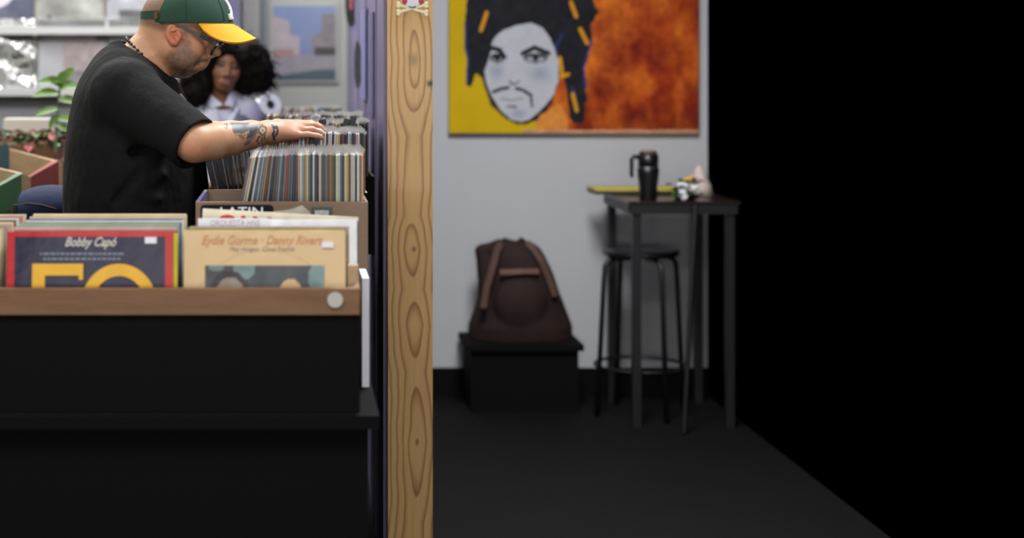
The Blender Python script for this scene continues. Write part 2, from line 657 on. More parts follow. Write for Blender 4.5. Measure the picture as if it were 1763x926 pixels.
def pine(px, py):
    wob = 3.5 * (vnoise(px * 0.010, py * 0.006, 3, 1.0, 3) - 0.5)
    ctr = 713 + 5 * np.sin(py / 95.0) + 6 * wob
    keys = [(-700, 9), (-500, 17), (-300, 6), (-120, 14), (0, 13.0), (60, 6.0), (110, 1.0), (140, 5.0), (200, 15.0), (235, 17.5), (330, 14.5), (372, 15.5), (395, 11.5), (430, 7.8), (470, 12.0),
            (498, 14.5), (560, 8.0), (640, 15.0), (760, 6.0), (900, 16.0), (1100, 9.0)]
    w = np.interp(py, *zip(*keys))
    r = np.sqrt(((px - ctr) / 1.55) ** 2 + w ** 2) + 1.1 * wob
    ph = (r / 6.6) % 1.0
    ring = np.clip((ph - 0.45) / 0.5, 0, 1) ** 2 * np.clip((1.0 - ph) / 0.05, 0, 1)
    fine = vnoise(px * 0.5, py * 0.012, 8, 1.0, 3) - 0.5
    c = np.array([216, 174, 114.0]) * (1 - ring[:, None]) + np.array([156, 106, 60.0]) * ring[:, None]
    c = c * (1 + 0.10 * fine[:, None])
    kn = np.exp(-(((px - 713) / 3.5) ** 2 + ((py - 429) / 4) ** 2))[:, None]
    kn2 = np.exp(-(((px - 741) / 5) ** 2 + ((py - 144) / 4.5) ** 2))[:, None]
    kn3 = np.exp(-(((px - 712) / 8) ** 2 + ((py - 103) / 12) ** 2))[:, None]
    c = c * (1 - 0.45 * kn) * (1 - 0.85 * kn2) * (1 - 0.22 * kn3)
    return c


post = MB()
xl, xr = P(668, 0, Y_POST)[0], P(745, 0, Y_POST)[0]
post.v = np.stack([xl + (xr - xl) * uu, np.full_like(uu, Y_POST), vv * zt], 1)
post.f = [(j * (NU + 1) + i, j * (NU + 1) + i + 1, (j + 1) * (NU + 1) + i + 1, (j + 1) * (NU + 1) + i) for j in range(NV) for i in range(NU)]
trim = structure('trim_1', MB().span(np.array([xl, Y_POST + 0.001, 0]), np.array([xr, Y_POST + 0.04, zt])), mat('pine_side', S(196, 156, 104), 0.55, noise=(20, 0.1), stretch=(1, 1, 0.1)))
part('grain_face', post, M_WOOD, trim, cols=lin(pine(px_, py_)))

# skull sticker on the post (crossed bones, white head, red roundels)
st = thing('sticker', 'round white skull sticker with crossed yellow bones on the pine post', 'sticker', P(710, 0, Y_POST - 0.001))
dS = Y_POST - 0.0015
M_BONE = mat('pale_yellow_print', S(244, 238, 196), 0.5)
mb = MB()
for a, b in (((686, 8), (734, 22)), ((686, 21), (734, 8))):
    pa, pb = P(*a, dS), P(*b, dS)
    mb.tube([pa, pb], 0.0042, 6)
    for p in (pa, pb):
        for q in (-2.6, 2.6):
            mb.ball(p + np.array([0, 0, q * dS / F]), 0.0055)
for i in range(len(mb.v)):
    x, y, z = mb.v[i]
    mb.v[i] = (x, dS + (y - dS) * 0.08, z)
part('bones', mb, M_BONE, st)
part('skull', MB().ball(P(710, -2, dS - 0.0005), (0.024, 0.001, 0.026), 20, 12), mat('white_print', S(236, 232, 238), 0.5), st)
for x in (697, 725):
    part('roundel', MB().ball(P(x, 1, dS - 0.001), (0.0075, 0.001, 0.010), 12, 8), mat('red_print', S(186, 50, 84), 0.5), st)
mb = MB()
mb.tube([P(704, 11.0, dS - .0022), P(710, 13, dS - .0022), P(716, 11.0, dS - .0022)], 0.0014, 6)
part('mouth_line', mb, M_BLACKP, st)

# display wall of sleeves at the back left: ledges are part of the setting
D_DISP = 7.45
xa, xb = -2.3, P(414, 0, D_DISP)[0]
disp = structure('wall_display', MB().span(np.array([xa, D_DISP, 0]), np.array([xb, D_DISP + 0.04, 2.9])), mat('display_panel', S(150, 152, 156), 0.7))
M_LEDGE = mat('ledge_grey', S(176, 176, 176), 0.5)
for nm, py, py2 in (('ledge', 46, 59), ('ledge', 153, 165)):
    z1, z0 = P(0, py, D_DISP - 0.09)[2], P(0, py2, D_DISP - 0.09)[2]
    part(nm, MB().span(np.array([xa, D_DISP - 0.09, z0]), np.array([xb, D_DISP, z1])), M_LEDGE, disp)
    part('ledge_shade_strip', MB().span(np.array([xa, D_DISP - 0.05, z0 - 0.030]), np.array([xb, D_DISP, z0])), mat('ledge_shade', S(66, 66, 62), 0.7), disp)  # dark strip put in as the shade beneath the ledge
part('lower_board', MB().span(np.array([xa, D_DISP - 0.03, 0.3]), np.array([xb, D_DISP, P(0, 186, D_DISP)[2]])), mat('lower_board', S(150, 152, 158), 0.6), disp)
# grey uprights between the display and the white board
structure('trim_2', MB().span(P(418, -700, 7.9) * [1, 1, 0] , np.array([P(447, 0, 7.9)[0], 7.98, 2.9])), mat('upright_grey', S(176, 176, 174), 0.6))
structure('trim_3', MB().span(P(448, -700, 8.0) * [1, 1, 0], np.array([P(457, 0, 8.0)[0], 8.08, 2.9])), mat('upright_dark', S(134, 142, 146), 0.6))
brd = structure('trim_4', MB().span(np.array([P(457, 0, 8.14)[0], 8.14, 0.9]), np.array([P(601, 0, 8.14)[0], 8.2, 2.9])), mat('white_board', S(196, 199, 194), 0.5))


# ------------------------------------------------------------------ sleeves on the display wall
def art(kind):
    def fn(u, v):
        n = vnoise(u, v, 20 + kind, 4, 4)
        n2 = vnoise(u, v, 40 + kind, 9, 3)
        if kind == 0:      # slate cover with a pale disc
            c = np.array([84, 86, 104.0]) + 30 * (n[:, None] - .5)
            m = (u - .42) ** 2 + (v - .62) ** 2 < .36 ** 2
            c[m] = np.array([186, 182, 186]) + 40 * (n2[m][:, None] - .5)
            m = (u - .45) ** 2 + (v - .62) ** 2 < .12 ** 2
            c[m] = (170, 120, 140)
        elif kind == 1:    # grey green photograph with a dark spot
            c = np.array([158, 160, 150.0]) + 110 * (n[:, None] - .5)
            m = np.hypot((u - .2) / .045, (v - .12) / .06) < 1
            c[m] = (44, 46, 38)
            c[(u < .04) | (u > .96)] = (150, 140, 130)
        elif kind == 2:    # white with dark panel
            c = np.array([196, 198, 206.0]) + 40 * (n[:, None] - .5)
            c[(u > .17) & (v < .25) & (u < .8)] = (72, 74, 78)
        elif kind == 3:    # silver
            c = np.array([196, 196, 194.0]) + 60 * (n[:, None] - .5)
        elif kind == 4:    # pale with two pinkish figures
            c = np.array([196, 197, 203.0]) + 14 * (n[:, None] - .5)
            m = (np.abs(u - .62) < .27) & (v > .2) & (v < .8)
            c[m] = np.array([196, 178, 178]) + 60 * (n2[m][:, None] - .5)
            m = (v < .26) & (np.abs(u - .62) < .34 - v * .4)
            c[m] = (100, 98, 106)
        elif kind == 5:
            c = np.array([214, 214, 218.0]) + 50 * (n[:, None] - .5)
        elif kind == 6:    # dark blue and pink
            c = np.where((v > .55)[:, None], np.array([150, 110, 104.0]), np.array([84, 84, 110.0])) + 30 * (n[:, None] - .5)
        return np.clip(c, 5, 250)
    return fn


slots = [(-64, 57, 46, 0, 'slate record sleeve with pale disc on the upper ledge of the display wall', False),
         (61, 181, 46, 1, 'silvery grey photo record sleeve in loose plastic on the upper ledge', True),
         (184, 304, 46, 2, 'white record sleeve with black panel on the upper ledge behind the cap', True),
         (-62, 63, 153, 3, 'shiny silver foil record sleeve on the lower ledge of the display wall', True),
         (66, 184, 153, 4, 'pale record sleeve with two pinkish figures on the lower ledge', True),
         (187, 306, 153, 5, 'white record sleeve on the lower ledge behind the man in black', True),
         (309, 412, 46, 6, 'navy and pink record sleeve on the upper ledge beside the grey upright', False)]
for x0_, x1_, pyb, kd, lab, wrap in slots:
    d = D_DISP - 0.035
    a, b = P(x0_, pyb, d), P(x1_, pyb, d)
    zb = P(0, pyb, D_DISP - 0.09)[2] + 0.001
    w = b[0] - a[0]
    t = thing('record_sleeve', lab, 'record', (a[0] + w / 2, d, zb), 'record sleeves displayed on the back wall')
    hgt = min(w, 0.315)
    part('sleeve', MB().span(np.array([a[0], d, zb]), np.array([b[0], d + 0.005, zb + hgt])), M_WHITE, t)
    if kd == 3:
        bend = lambda u, v: 0.006 * np.sin(9 * u + 14 * v) + 0.010 * (vnoise(u, v, 77, 5, 3) - .5)
        painted('foil_cover', (a[0], d - 0.012, zb), (w, 0, 0), (0, 0, hgt), 60, 60, art(kd), M_FOIL, t, bend)
    else:
        painted('cover', (a[0], d - 0.001, zb), (w, 0, 0), (0, 0, hgt), 60, 60, art(kd), M_PRINT, t)
        if wrap:
            bend = lambda u, v, q=kd: 0.004 * np.sin(7 * u + 10 * v + q) + 0.012 * (vnoise(u, v, 60 + q, 4, 3) - .5) + 0.004
            painted('plastic_sleeve', (a[0] - .002, d - 0.014, zb), (w + .004, 0, 0), (0, 0, hgt + .01), 40, 40, art(5), M_MYLAR, t, bend)

# framed street poster on the white board (a plain stand-in picture)
def street(u, v):
    n = vnoise(u, v, 5, 7, 4)
    c = np.array([150, 166, 206.0]) + (v[:, None] - .7) * np.array([20, 24, 20.0]) + 10 * (n[:, None] - .5)
    gnd = v < .34
    c[gnd] = np.array([172, 166, 176]) + 18 * (n[gnd][:, None] - .5)
    m = (v >= .34) & ((u < .27) & (v < .86 - .25 * u) | (u >= .27) & (u < .42) & (v < .62 - .3 * (u - .27)))
    c[m] = np.array([208, 196, 200]) + 22 * (n[m][:, None] - .5)
    m = (v >= .34) & ((u > .78) & (v < .90) | (u > .62) & (v < .62 + .4 * (u - .7)))
    c[m] = np.array([160, 152, 158]) + 40 * (n[m][:, None] - .5)
    m = (v > .32) & (v < .42) & (u < .34)
    c[m] = (190, 156, 150)
    m = (v > .33) & (v < .45) & (u > .66)
    c[m] = (96, 92, 94)
    m = v < .05 + .09 * np.clip(u * 1.4, 0, 1)
    c[m] = (96, 112, 122)
    return np.clip(c, 5, 250)


dP = 8.12
a, b = P(470, 138, dP), P(578, 10, dP)
t = thing('poster', 'pale street scene poster with blue sky on the white board', 'poster', (a[0], dP + 0.02, a[2]))
part('mount', MB().span(np.array([a[0] - .012, dP + .004, a[2] - .012]), np.array([b[0] + .012, dP + .02, b[2] + .012])), mat('mount_white', S(204, 206, 202), 0.5), t)
painted('picture', (a[0], dP, a[2]), (b[0] - a[0], 0, 0), (0, 0, b[2] - a[2]), 70, 80, street, M_PRINT, t)

# vinyl discs and clear pouches hanging on the purple partition
for (px, py, d, rp, ang, lab, pink) in ((605, 5, 6.9, 42, 12, 'black vinyl disc with pink label hung high on the purple partition', True),
                                        (616, 111, 6.2, 41, 6, 'black vinyl disc without coloured label hung lower on the purple partition', False)):
    c = P(px, py, d)
    r = rp * d / F
    t = thing('vinyl_disc', lab, 'record', c, 'vinyl discs on the partition')
    R = Euler((0, 0, math.radians(ang))).to_matrix()
    def disc(mb, r0, x0, x1):
        prof = [(r0, x0), (r0, x1)]
        o = len(mb.v)
        mb.lathe((0, 0, 0), prof, 40)
        for i in range(o, len(mb.v)):
            v = Vector((mb.v[i][2], mb.v[i][0], mb.v[i][1]))
            mb.v[i] = tuple(np.array(R @ v) + c)
        return mb
    part('disc', disc(MB(), r, -0.001, 0.001), M_VINYL, t)
    part('paper_label', disc(MB(), r * 0.32, -0.0016, 0.0016), M_PINK if pink else mat('dark_label', S(44, 44, 46), 0.6), t)
    part('hook', MB().tube([c + [-0.006, 0, 0], [XP1 + 0.005, c[1], c[2]]], 0.003, 6), M_BLACKM, t)
for k, (ya, zc, lab) in enumerate(((5.0, 1.42, 'clear record pouch hung on the purple partition nearest the pine post'),
                                   (5.6, 1.46, 'clear record pouch hung on the purple partition between post and discs'))):
    fx0 = XP0 + (XP1 - XP0) * (ya - y0) / (Y_BACK - y0) - 0.021
    mb = MB().span(np.array([fx0, ya, zc - .16]), np.array([fx0 + .005, ya + .31, zc + .16]))
    o = part('record_pouch', mb, M_PAPER, base=(fx0, ya, zc - .16))
    o.color = S(120, 120, 168) if k else S(92, 88, 126)
    tag(o, lab, 'record')

# ------------------------------------------------------------------ painting on the right wall
dPt = Y_RIGHT - 0.035
pt = thing('painting', 'large yellow and orange portrait painting of a dark haired face above the table', 'painting', P(773, 229, Y_RIGHT))
a, b = P(773, 229, dPt), P(1203, -150, dPt)
part('canvas', MB().span(np.array([a[0], dPt + .001, a[2]]), np.array([b[0], Y_RIGHT - .004, b[2]])), mat('canvas_edge', S(168, 150, 110), 0.8), pt)


def portrait(u, v):
    x, y = 773 + 430 * u, 229 - 379 * v
    n = vnoise(x, y, 1, 0.02, 5)
    n2 = vnoise(x, y * 0.6, 2, 0.035, 4)
    n3 = vnoise(x, y, 6, 0.10, 3)
    wx = x + 26 * (n3 - .5)
    c = np.empty((len(x), 3))
    c[:] = (206, 172, 4)
    c += 18 * (n[:, None] - .5)
    t = np.clip((wx - 1010) / 190 + 0.35 * (y - 60) / 170 + 2.4 * (n2 - .5) - .08, 0, 1)[:, None]
    org = np.array([206, 104, 26.0]) * (1 - t) + np.array([146, 46, 8.0]) * t
    org = org + (n[:, None] - .5) * np.array([110, 80, 16.0]) + (n3[:, None] - .5) * np.array([60, 40, 10.0])
    low = np.clip((y - 175) / 60, 0, 1)[:, None]
    org = org * (1 - 0.25 * low * t)
    r = wx > 935 + 22 * (n - .5)
    c[r] = org[r]
    m = inpoly(x, y, [(920, 205), (962, 178), (976, 200), (978, 226), (926, 228)])
    c[m] = np.array([222, 140, 58]) + 30 * (n3[m][:, None] - .5)
    hair = [(806, -150), (804, 0), (800, 40), (801, 80), (808, 100), (803, 147), (811, 149), (820, 126), (829, 134), (846, 182), (868, 202), (884, 212), (905, 214), (926, 206),
            (950, 178), (962, 140), (970, 128), (976, 158), (981, 205), (990, 212), (1003, 214), (1011, 168), (1003, 117), (1012, 100), (1019, 70), (1016, 44), (1030, 22), (1022, 0), (1000, -60), (985, -150)]
    m = inpoly(x + 5 * (n3 - .5), y + 5 * (n3 - .5), hair)
    c[m] = np.array([27, 27, 34]) + 22 * (n3[m][:, None] - .5)
    # blue edge of the hair
    for s_ in ([(801, 40), (801, 80), (806, 100), (804, 145)], [(1018, 70), (1004, 117), (1008, 150)], [(968, 60), (957, 80), (962, 110)], [(985, 150), (990, 165)]):
        m = stroke(x, y, s_, 2.2)
        c[m] = (46, 56, 104)
    for s_ in ([(983, 4), (992, 28)], [(999, 50), (1011, 74)], [(828, 52), (838, 22)], [(964, 100), (968, 128)], [(966, 132), (978, 128)], [(986, 162), (993, 190)]):
        m = stroke(x, y, s_, 3.4)
        c[m] = (214, 150, 18)
    face = [(848, 70), (856, 60), (866, 52), (888, 44), (915, 39), (934, 48), (946, 64), (954, 82), (961, 104), (962, 135), (953, 164), (940, 180), (926, 194), (911, 206), (897, 210),
            (880, 206), (862, 190), (846, 164), (837, 142), (834, 122), (842, 100), (846, 86)]
    m = inpoly(x, y, face)
    c[m] = np.array([192, 194, 199]) + 14 * (n3[m][:, None] - .5)
    fm = m
    for (ex, ey, rx, ry) in ((855, 122, 13, 13), (930, 126, 18, 13), (893, 196, 14, 8)):
        e = np.exp(-(((x - ex) / rx) ** 2 + ((y - ey) / ry) ** 2))
        c -= (e * fm)[:, None] * np.array([34, 30, 20.0])
    for ex, s_ in ((856, 1), (922, 1)):
        w_ = 13 if ex < 900 else 22
        brow = [(ex - w_, 92), (ex - 2, 82 if ex > 900 else 84), (ex + w_, 92)] if ex > 900 else [(ex - 12, 82), (ex + 4, 86), (ex + 12, 98)]
        m = stroke(x, y, brow, 4.2) & fm
        c[m] = (28, 28, 30)
        m = np.hypot((x - ex) / (w_ - 1), (y - 100) / 8.5) < 1
        c[m & fm] = (44, 44, 48)
        m = np.hypot((x - ex) / (w_ - 5), (y - 102) / 4.5) < 1
        c[m & fm] = (168, 170, 178)
        m = np.hypot((x - ex) / 5, (y - 100.5) / 5) < 1
        c[m & fm] = (26, 26, 28)
    for s_, w_ in (([(850, 158), (862, 153), (875, 151)], 2.8), ([(889, 152), (902, 156), (914, 164)], 2.8), ([(914, 164), (916, 183)], 2.0), ([(876, 139), (884, 146), (894, 140)], 1.2)):
        m = stroke(x, y, s_, w_) & fm
        c[m] = (36, 36, 40)
    m = stroke(x, y, [(864, 170), (880, 173), (898, 169)], 2.2) & fm
    c[m] = (158, 160, 166)
    m = stroke(x, y, [(874, 183), (888, 184)], 2.4) & fm
    c[m] = (120, 122, 128)
    m = (y > 223.5 + 4 * (n3 - .5)) & (x > 900)
    c[m] = np.array([206, 150, 112]) + 60 * (n3[m][:, None] - .5)
    return np.clip(c, 3, 250)


painted('painted_face', (a[0], dPt, a[2]), (b[0] - a[0], 0, 0), (0, 0, b[2] - a[2]), 300, 264, portrait, M_OIL, pt)

# ------------------------------------------------------------------ display tables and bins
def stand(name, lab, x0, x1, y0_, y1_, ztop, skirt=True):
    t = thing(name, lab, 'table', ((x0 + x1) / 2, (y0_ + y1_) / 2, 0))
    part('tabletop', MB().span(np.array([x0, y0_, ztop - .025]), np.array([x1, y1_, ztop])), M_BLACKW, t)
    for s, nm in ((y0_ + .02, 'front_panel'), (y1_ - .03, 'rear_panel')):
        part(nm, MB().span(np.array([x0 + .02, s, 0.0]), np.array([x1 - .02, s + .012, ztop - .025])), M_BLACKW, t)
    for s in (x0 + .02, x1 - .032):
        part('side_panel', MB().span(np.array([s, y0_ + .032, 0.0]), np.array([s + .012, y1_ - .03, ztop - .025])), M_BLACKW, t)
    return t


stand('display_table', 'black table under the two front boxes of records', -0.98, 0.164, 3.03, 3.48, 0.765)
stand('display_table', 'black table under the cardboard box', -0.215, 0.168, 3.50, 3.91, 0.895)
stand('display_table', 'black table under the row of bins along the purple partition', -0.195, 0.182, 4.05, 5.42, 0.895)
stand('display_table', 'black table under the far bins below the white board', -0.22, 0.26, 7.25, 7.78, 0.90)
stand('display_table', 'black table under the green and red record crates', -1.75, -0.66, 4.45, 6.10, 0.965)

# front plywood bin with three columns of records
t = thing('record_bin', 'low brown plywood bin of records facing the camera', 'bin', (-0.4, 3.25, 0.765))
zr = 0.997
part('front_panel', MB().span(np.array([-0.96, 3.05, zr - .05]), np.array([0.129, 3.065, zr])), M_PLY, t, bevel=0.002)
part('lower_panel', MB().span(np.array([-0.96, 3.055, .766]), np.array([0.129, 3.065, zr - .051])), M_BLACKW, t)
part('side_panel', MB().hexa([(0.114, 3.066, .78), (0.129, 3.066, .78), (0.129, 3.44, .78), (0.114, 3.44, .78),
                              (0.114, 3.066, zr - .0), (0.129, 3.066, zr), (0.129, 3.44, 1.03), (0.114, 3.44, 1.03)]), M_PLY, t)
part('corner_post', MB().span(np.array([0.109, 3.105, .78]), np.array([0.128, 3.125, 1.033])), M_PLYL, t)
part('side_panel', MB().span(np.array([-0.96, 3.066, .78]), np.array([-0.945, 3.44, zr])), M_PLY, t)
part('back_panel', MB().span(np.array([-0.944, 3.425, .78]), np.array([0.113, 3.44, 1.0])), M_PLY, t)
part('bin_floor', MB().span(np.array([-0.944, 3.066, .766]), np.array([0.113, 3.424, .779])), M_PLY, t)
for x in (-0.206, -0.548):
    part('divider', MB().span(np.array([x - .004, 3.066, .78]), np.array([x + .004, 3.42, .93])), M_PLY, t)
mb = MB()
c = P(577, 516, 3.048)
mb.lathe((0, 0, 0), [(0.0145, 0), (0.0145, 0.0012)], 24)
mb.v = [tuple(c + np.array([v[0], -v[2], v[1]])) for v in mb.v]
part('round_label', mb, mat('label_grey', S(186, 184, 180), 0.5), t)

# white board scrap standing between the bin and the partition
o = part('white_panel', MB().span(np.array([0.144, 3.30, 0.766]), np.array([0.158, 3.46, 0.984])), M_WHITE, base=(0.151, 3.38, 0.766))
tag(o, 'narrow white panel standing between the brown bin and purple partition', 'panel')

ORD = lambda n: f"{n}{'th' if 10 <= n % 100 <= 20 else {1: 'st', 2: 'nd', 3: 'rd'}.get(n % 10, 'th')}"
EDGE_MESH, SLEEVE_MESH = {}, {}


def record(lab, group, loc, rot, colour, facing, size=0.312, thick=0.0042, sleeve=True, over=0.009):
    """an LP in its sleeve; origin at the middle of its bottom edge. facing 'x': seen on edge, 'y': cover to the camera"""
    key = (facing, round(size, 3), round(thick, 4))
    if key not in EDGE_MESH:
        h = size
        sx, sy = (thick, size) if facing == 'x' else (size, thick)
        mb = MB().span(np.array([-sx / 2, -sy / 2, 0]), np.array([sx / 2, sy / 2, h]))
        EDGE_MESH[key] = raw_mesh('record', mb.v, mb.f, M_PAPER)
        mb = MB()
        ex, ey = sx / 2 + .0003, sy / 2 + .002
        if facing == 'y':
            ex, ey = sx / 2 + .002, sy / 2 + .0011
        H = h + over
        q = [(-ex, -ey), (ex, -ey), (ex, ey), (-ex, ey)]
        mb.add([(x, y, z) for z in (0.002, h, H) for x, y in q],
               [(i, (i + 1) % 4, 4 + (i + 1) % 4, 4 + i) for i in range(4)] + [(4 + i, 4 + (i + 1) % 4, 8 + (i + 1) % 4, 8 + i) for i in range(4)])
        # the loose mouth of the pouch bends a little
        b = 0.004
        for i in range(8, 12):
            x, y, z = mb.v[i]
            mb.v[i] = (x + (b if facing == 'x' else 0), y + (b if facing == 'y' else 0), z)
        SLEEVE_MESH[key] = raw_mesh('plastic_sleeve', mb.v, mb.f, M_CLEAR)
    o = bpy.data.objects.new('record', EDGE_MESH[key])
    COL.objects.link(o)
    o.location, o.rotation_euler = tuple(map(float, loc)), rot
    o.color = S(*colour)
    WL[o.name] = np.asarray(loc, float)
    tag(o, lab, 'record', group)
    if sleeve:
        s = bpy.data.objects.new('plastic_sleeve', SLEEVE_MESH[key])
        COL.objects.link(s)
        s.parent = o
        s.scale = (1, 1, float(rng.uniform(.988, 1.012)) if facing == 'x' else 1)
    return o


SPINES = [('cream', (206, 196, 160)), ('white', (208, 206, 204)), ('slate', (88, 96, 104)), ('navy', (44, 44, 72)), ('tan', (150, 118, 78)), ('brown', (92, 66, 48)), ('grey', (120, 120, 118)),
          ('black', (34, 32, 34)), ('pale pink', (196, 150, 144)), ('pale blue', (134, 148, 162)), ('dark grey', (70, 70, 72)), ('red', (140, 56, 52)), ('straw', (190, 174, 118)), ('olive', (92, 90, 62)), ('purple', (78, 60, 92))]
SEQ = ['slate', 'cream', 'cream', 'navy', 'white', 'slate', 'pale blue', 'grey', 'tan', 'brown', 'grey', 'navy', 'brown', 'slate', 'pale blue', 'dark grey', 'grey', 'red', 'slate', 'slate', 'navy',
       'dark grey', 'pale pink', 'white', 'pale blue', 'tan', 'cream', 'slate', 'navy', 'white', 'navy', 'dark grey', 'cream', 'slate', 'dark grey', 'grey', 'brown', 'tan', 'olive', 'dark grey',
       'cream', 'white', 'slate', 'navy', 'cream', 'straw', 'brown', 'cream', 'white', 'dark grey', 'white', 'pale pink', 'straw']
SP = dict(SPINES)

# the cardboard box of records seen on edge
t = thing('cardboard_box', 'brown cardboard box of records standing behind the front bin', 'box', (-0.02, 3.7, 0.896))
bx0, bx1, bz = P(337, 0, 3.53)[0], P(633.5, 0, 3.53)[0], P(0, 347, 3.53)[2]
part('front_panel', MB().span(np.array([bx0, 3.525, .896]), np.array([bx1, 3.535, bz])), M_CARD, t, bevel=0.002)
part('side_panel', MB().span(np.array([bx0, 3.536, .896]), np.array([bx0 + .008, 3.885, bz])), mat('purple_side', S(84, 76, 116), 0.4), t)
part('side_panel', MB().span(np.array([bx1 - .006, 3.536, .896]), np.array([bx1, 3.885, bz])), M_CARD, t)
part('back_panel', MB().span(np.array([bx0, 3.886, .896]), np.array([bx1, 3.894, bz])), M_CARD, t)
part('box_floor', MB().span(np.array([bx0 + .009, 3.536, .896]), np.array([bx1 - .007, 3.885, .903])), M_CARD, t)
yb_ = 3.545 + .158
GRP = 'records in the cardboard box'
xs = []
x = -0.151
N2 = 53
for i in range(N2):
    lean = math.radians(12.0) * max(0, 1 - i / 22.0)
    xs.append((x, lean))
    x += 0.0042 * 1.04 / math.cos(lean) + (0.31 * math.radians(12.0) / 22.0 if i < 22 else 0.0) * 1.0
sc_ = (0.155 - xs[0][0]) / (xs[-1][0] - xs[0][0])
th2 = 0.0041 * min(1, sc_)
for i, (x, lean) in enumerate(xs):
    cn = SEQ[i % len(SEQ)]
    x = xs[0][0] + (x - xs[0][0]) * sc_
    c = [min(255, max(4, v * (0.93 + 0.14 * rng.random()))) for v in SP[cn]]
    record(f'{cn} record edge, {ORD(i + 1)} upright one from the left in the cardboard box', GRP,
           (x, yb_ + rng.uniform(-.006, .004), 0.905 + rng.uniform(0, .003)), (0, lean, 0), c, 'x', thick=0.0042)
# bins along the partition, one behind the other
def long_bin(lab, x0, x1, ya, n, ztop, xa, xb, what, thick, tilt=3.0, depth=0.33):
    t = thing('record_bin', lab, 'bin', ((x0 + x1) / 2, ya + depth / 2, 0.896))
    zb = ztop - .315
    zt_ = zb + .17
    part('front_panel', MB().span(np.array([x0, ya, .896]), np.array([x1, ya + .01, zt_])), M_BLACKW, t)
    part('back_panel', MB().span(np.array([x0, ya + depth + .012, .896]), np.array([x1, ya + depth + .022, zt_])), M_PLYL, t)
    for s in (x0, x1 - .008):
        part('side_panel', MB().span(np.array([s, ya + .011, .896]), np.array([s + .008, ya + depth + .011, zt_])), M_PLYL, t)
    part('bin_floor', MB().span(np.array([x0 + .009, ya + .011, .896]), np.array([x1 - .009, ya + depth + .011, zb - .001])), M_PLYL, t)
    for i in range(n):
        cn, c = SPINES[int(rng.integers(len(SPINES)))]
        if rng.random() < 0.4:
            cn, c = SPINES[int(rng.choice([0, 1, 12, 7, 3]))]
        x = xa + (xb - xa) * i / (n - 1)
        record(f'{cn} record edge, {ORD(i + 1)} from the left in {what}', 'records in ' + what,
               (x, ya + .011 + depth / 2 + rng.uniform(-.004, .004), zb + rng.uniform(0, .006)), (0, math.radians(tilt * (1 - i / n)), 0), c, 'x', thick=thick, over=0.009)


long_bin('pale plywood bin under the tattooed arm', -0.185, 0.191, 4.07, 40, 1.243, -0.022, 0.184, 'the bin under the resting hand', 0.0042)
for i in range(9):
    cn, c = [('black', (26, 26, 28)), ('pale', (176, 176, 166))][i % 2]
    record(f'{cn} record leaning left under the tattooed arm, {ORD(i + 1)} from the left', 'records leaning left under the arm',
           (-0.150 + i * 0.0105, 4.07 + .176, 0.929), (0, -math.radians(13.5 - i * 0.7), 0), c, 'x', thick=0.0042 if i % 2 == 0 else 0.0016, size=0.300)
long_bin('second pale plywood bin behind the resting hand', -0.10, 0.232, 4.52, 34, 1.255, -0.085, 0.212, 'the second bin behind the hand', 0.0050)
long_bin('last pale plywood bin of the row along the partition', -0.10, 0.236, 4.98, 30, 1.262, -0.085, 0.215, 'the last bin of the partition row', 0.0060)
long_bin('far bin of records below the white board', -0.20, 0.245, 7.30, 34, 1.232, -0.185, 0.222, 'the far bin below the white board', 0.0075, tilt=8)

for k, (px, py, d, w, rz, lab) in enumerate(((596, 214, 4.445, .017, 10, 'dark grey divider tab leaning between bins, left one of the close pair'),
                                             (607, 210, 4.445, .017, 14, 'dark grey divider tab standing between bins, right one of the close pair'),
                                             (556, 215, 4.445, .020, -8, 'dark grey divider tab rising just beyond the fingertips'))):
    c = P(px, py, d)
    R = Euler((0, math.radians(rz), 0)).to_matrix()
    o = part('divider_tab', MB().box(c, (w, .002, .030), np.array(R)).box(c - [0, 0, .16], (w * .8, .0016, .30)), mat('tab_grey', S(58, 62, 62), 0.6), base=c - [0, 0, .16])
    tag(o, lab, 'divider card', 'divider tabs in the bins')

# ------------------------------------------------------------------ front records, covers to the camera
ZF = 0.781


def front_record(lab, group, xc, y, tilt, colour, size=0.312, cover=None, z=ZF, roll=0.0, sleeve=True, thick=0.0042, gloss=False):
    """leaning back by tilt degrees about its bottom edge"""
    o = record(lab, group, (xc, y, z), (-math.radians(tilt), math.radians(roll), 0), colour, 'y', size=size, sleeve=sleeve, thick=thick, over=0.006)
    if cover is not None:
        u, v = np.meshgrid(np.linspace(0, 1, 121), np.linspace(0, 1, 121))
        u, v = u.ravel(), v.ravel()
        V = np.stack([(u - .5) * (size - .0006), np.full_like(u, -thick / 2 - .0004), v * size], 1)
        f = [(j * 121 + i, j * 121 + i + 1, (j + 1) * 121 + i + 1, (j + 1) * 121 + i) for j in range(120) for i in range(120)]
        me = raw_mesh('cover', V, f, M_PRINTG if gloss else M_PRINT, True, lin(cover(u, v)))
        c = bpy.data.objects.new('cover', me)
        COL.objects.link(c)
        c.parent = o
    return o


def on_cover(o, child_name, fn):
    """build flat lettering in the record's own frame (x right, z up, y towards the back)"""
    WL[o.name] = np.zeros(3)
    return fn(child_name, o)


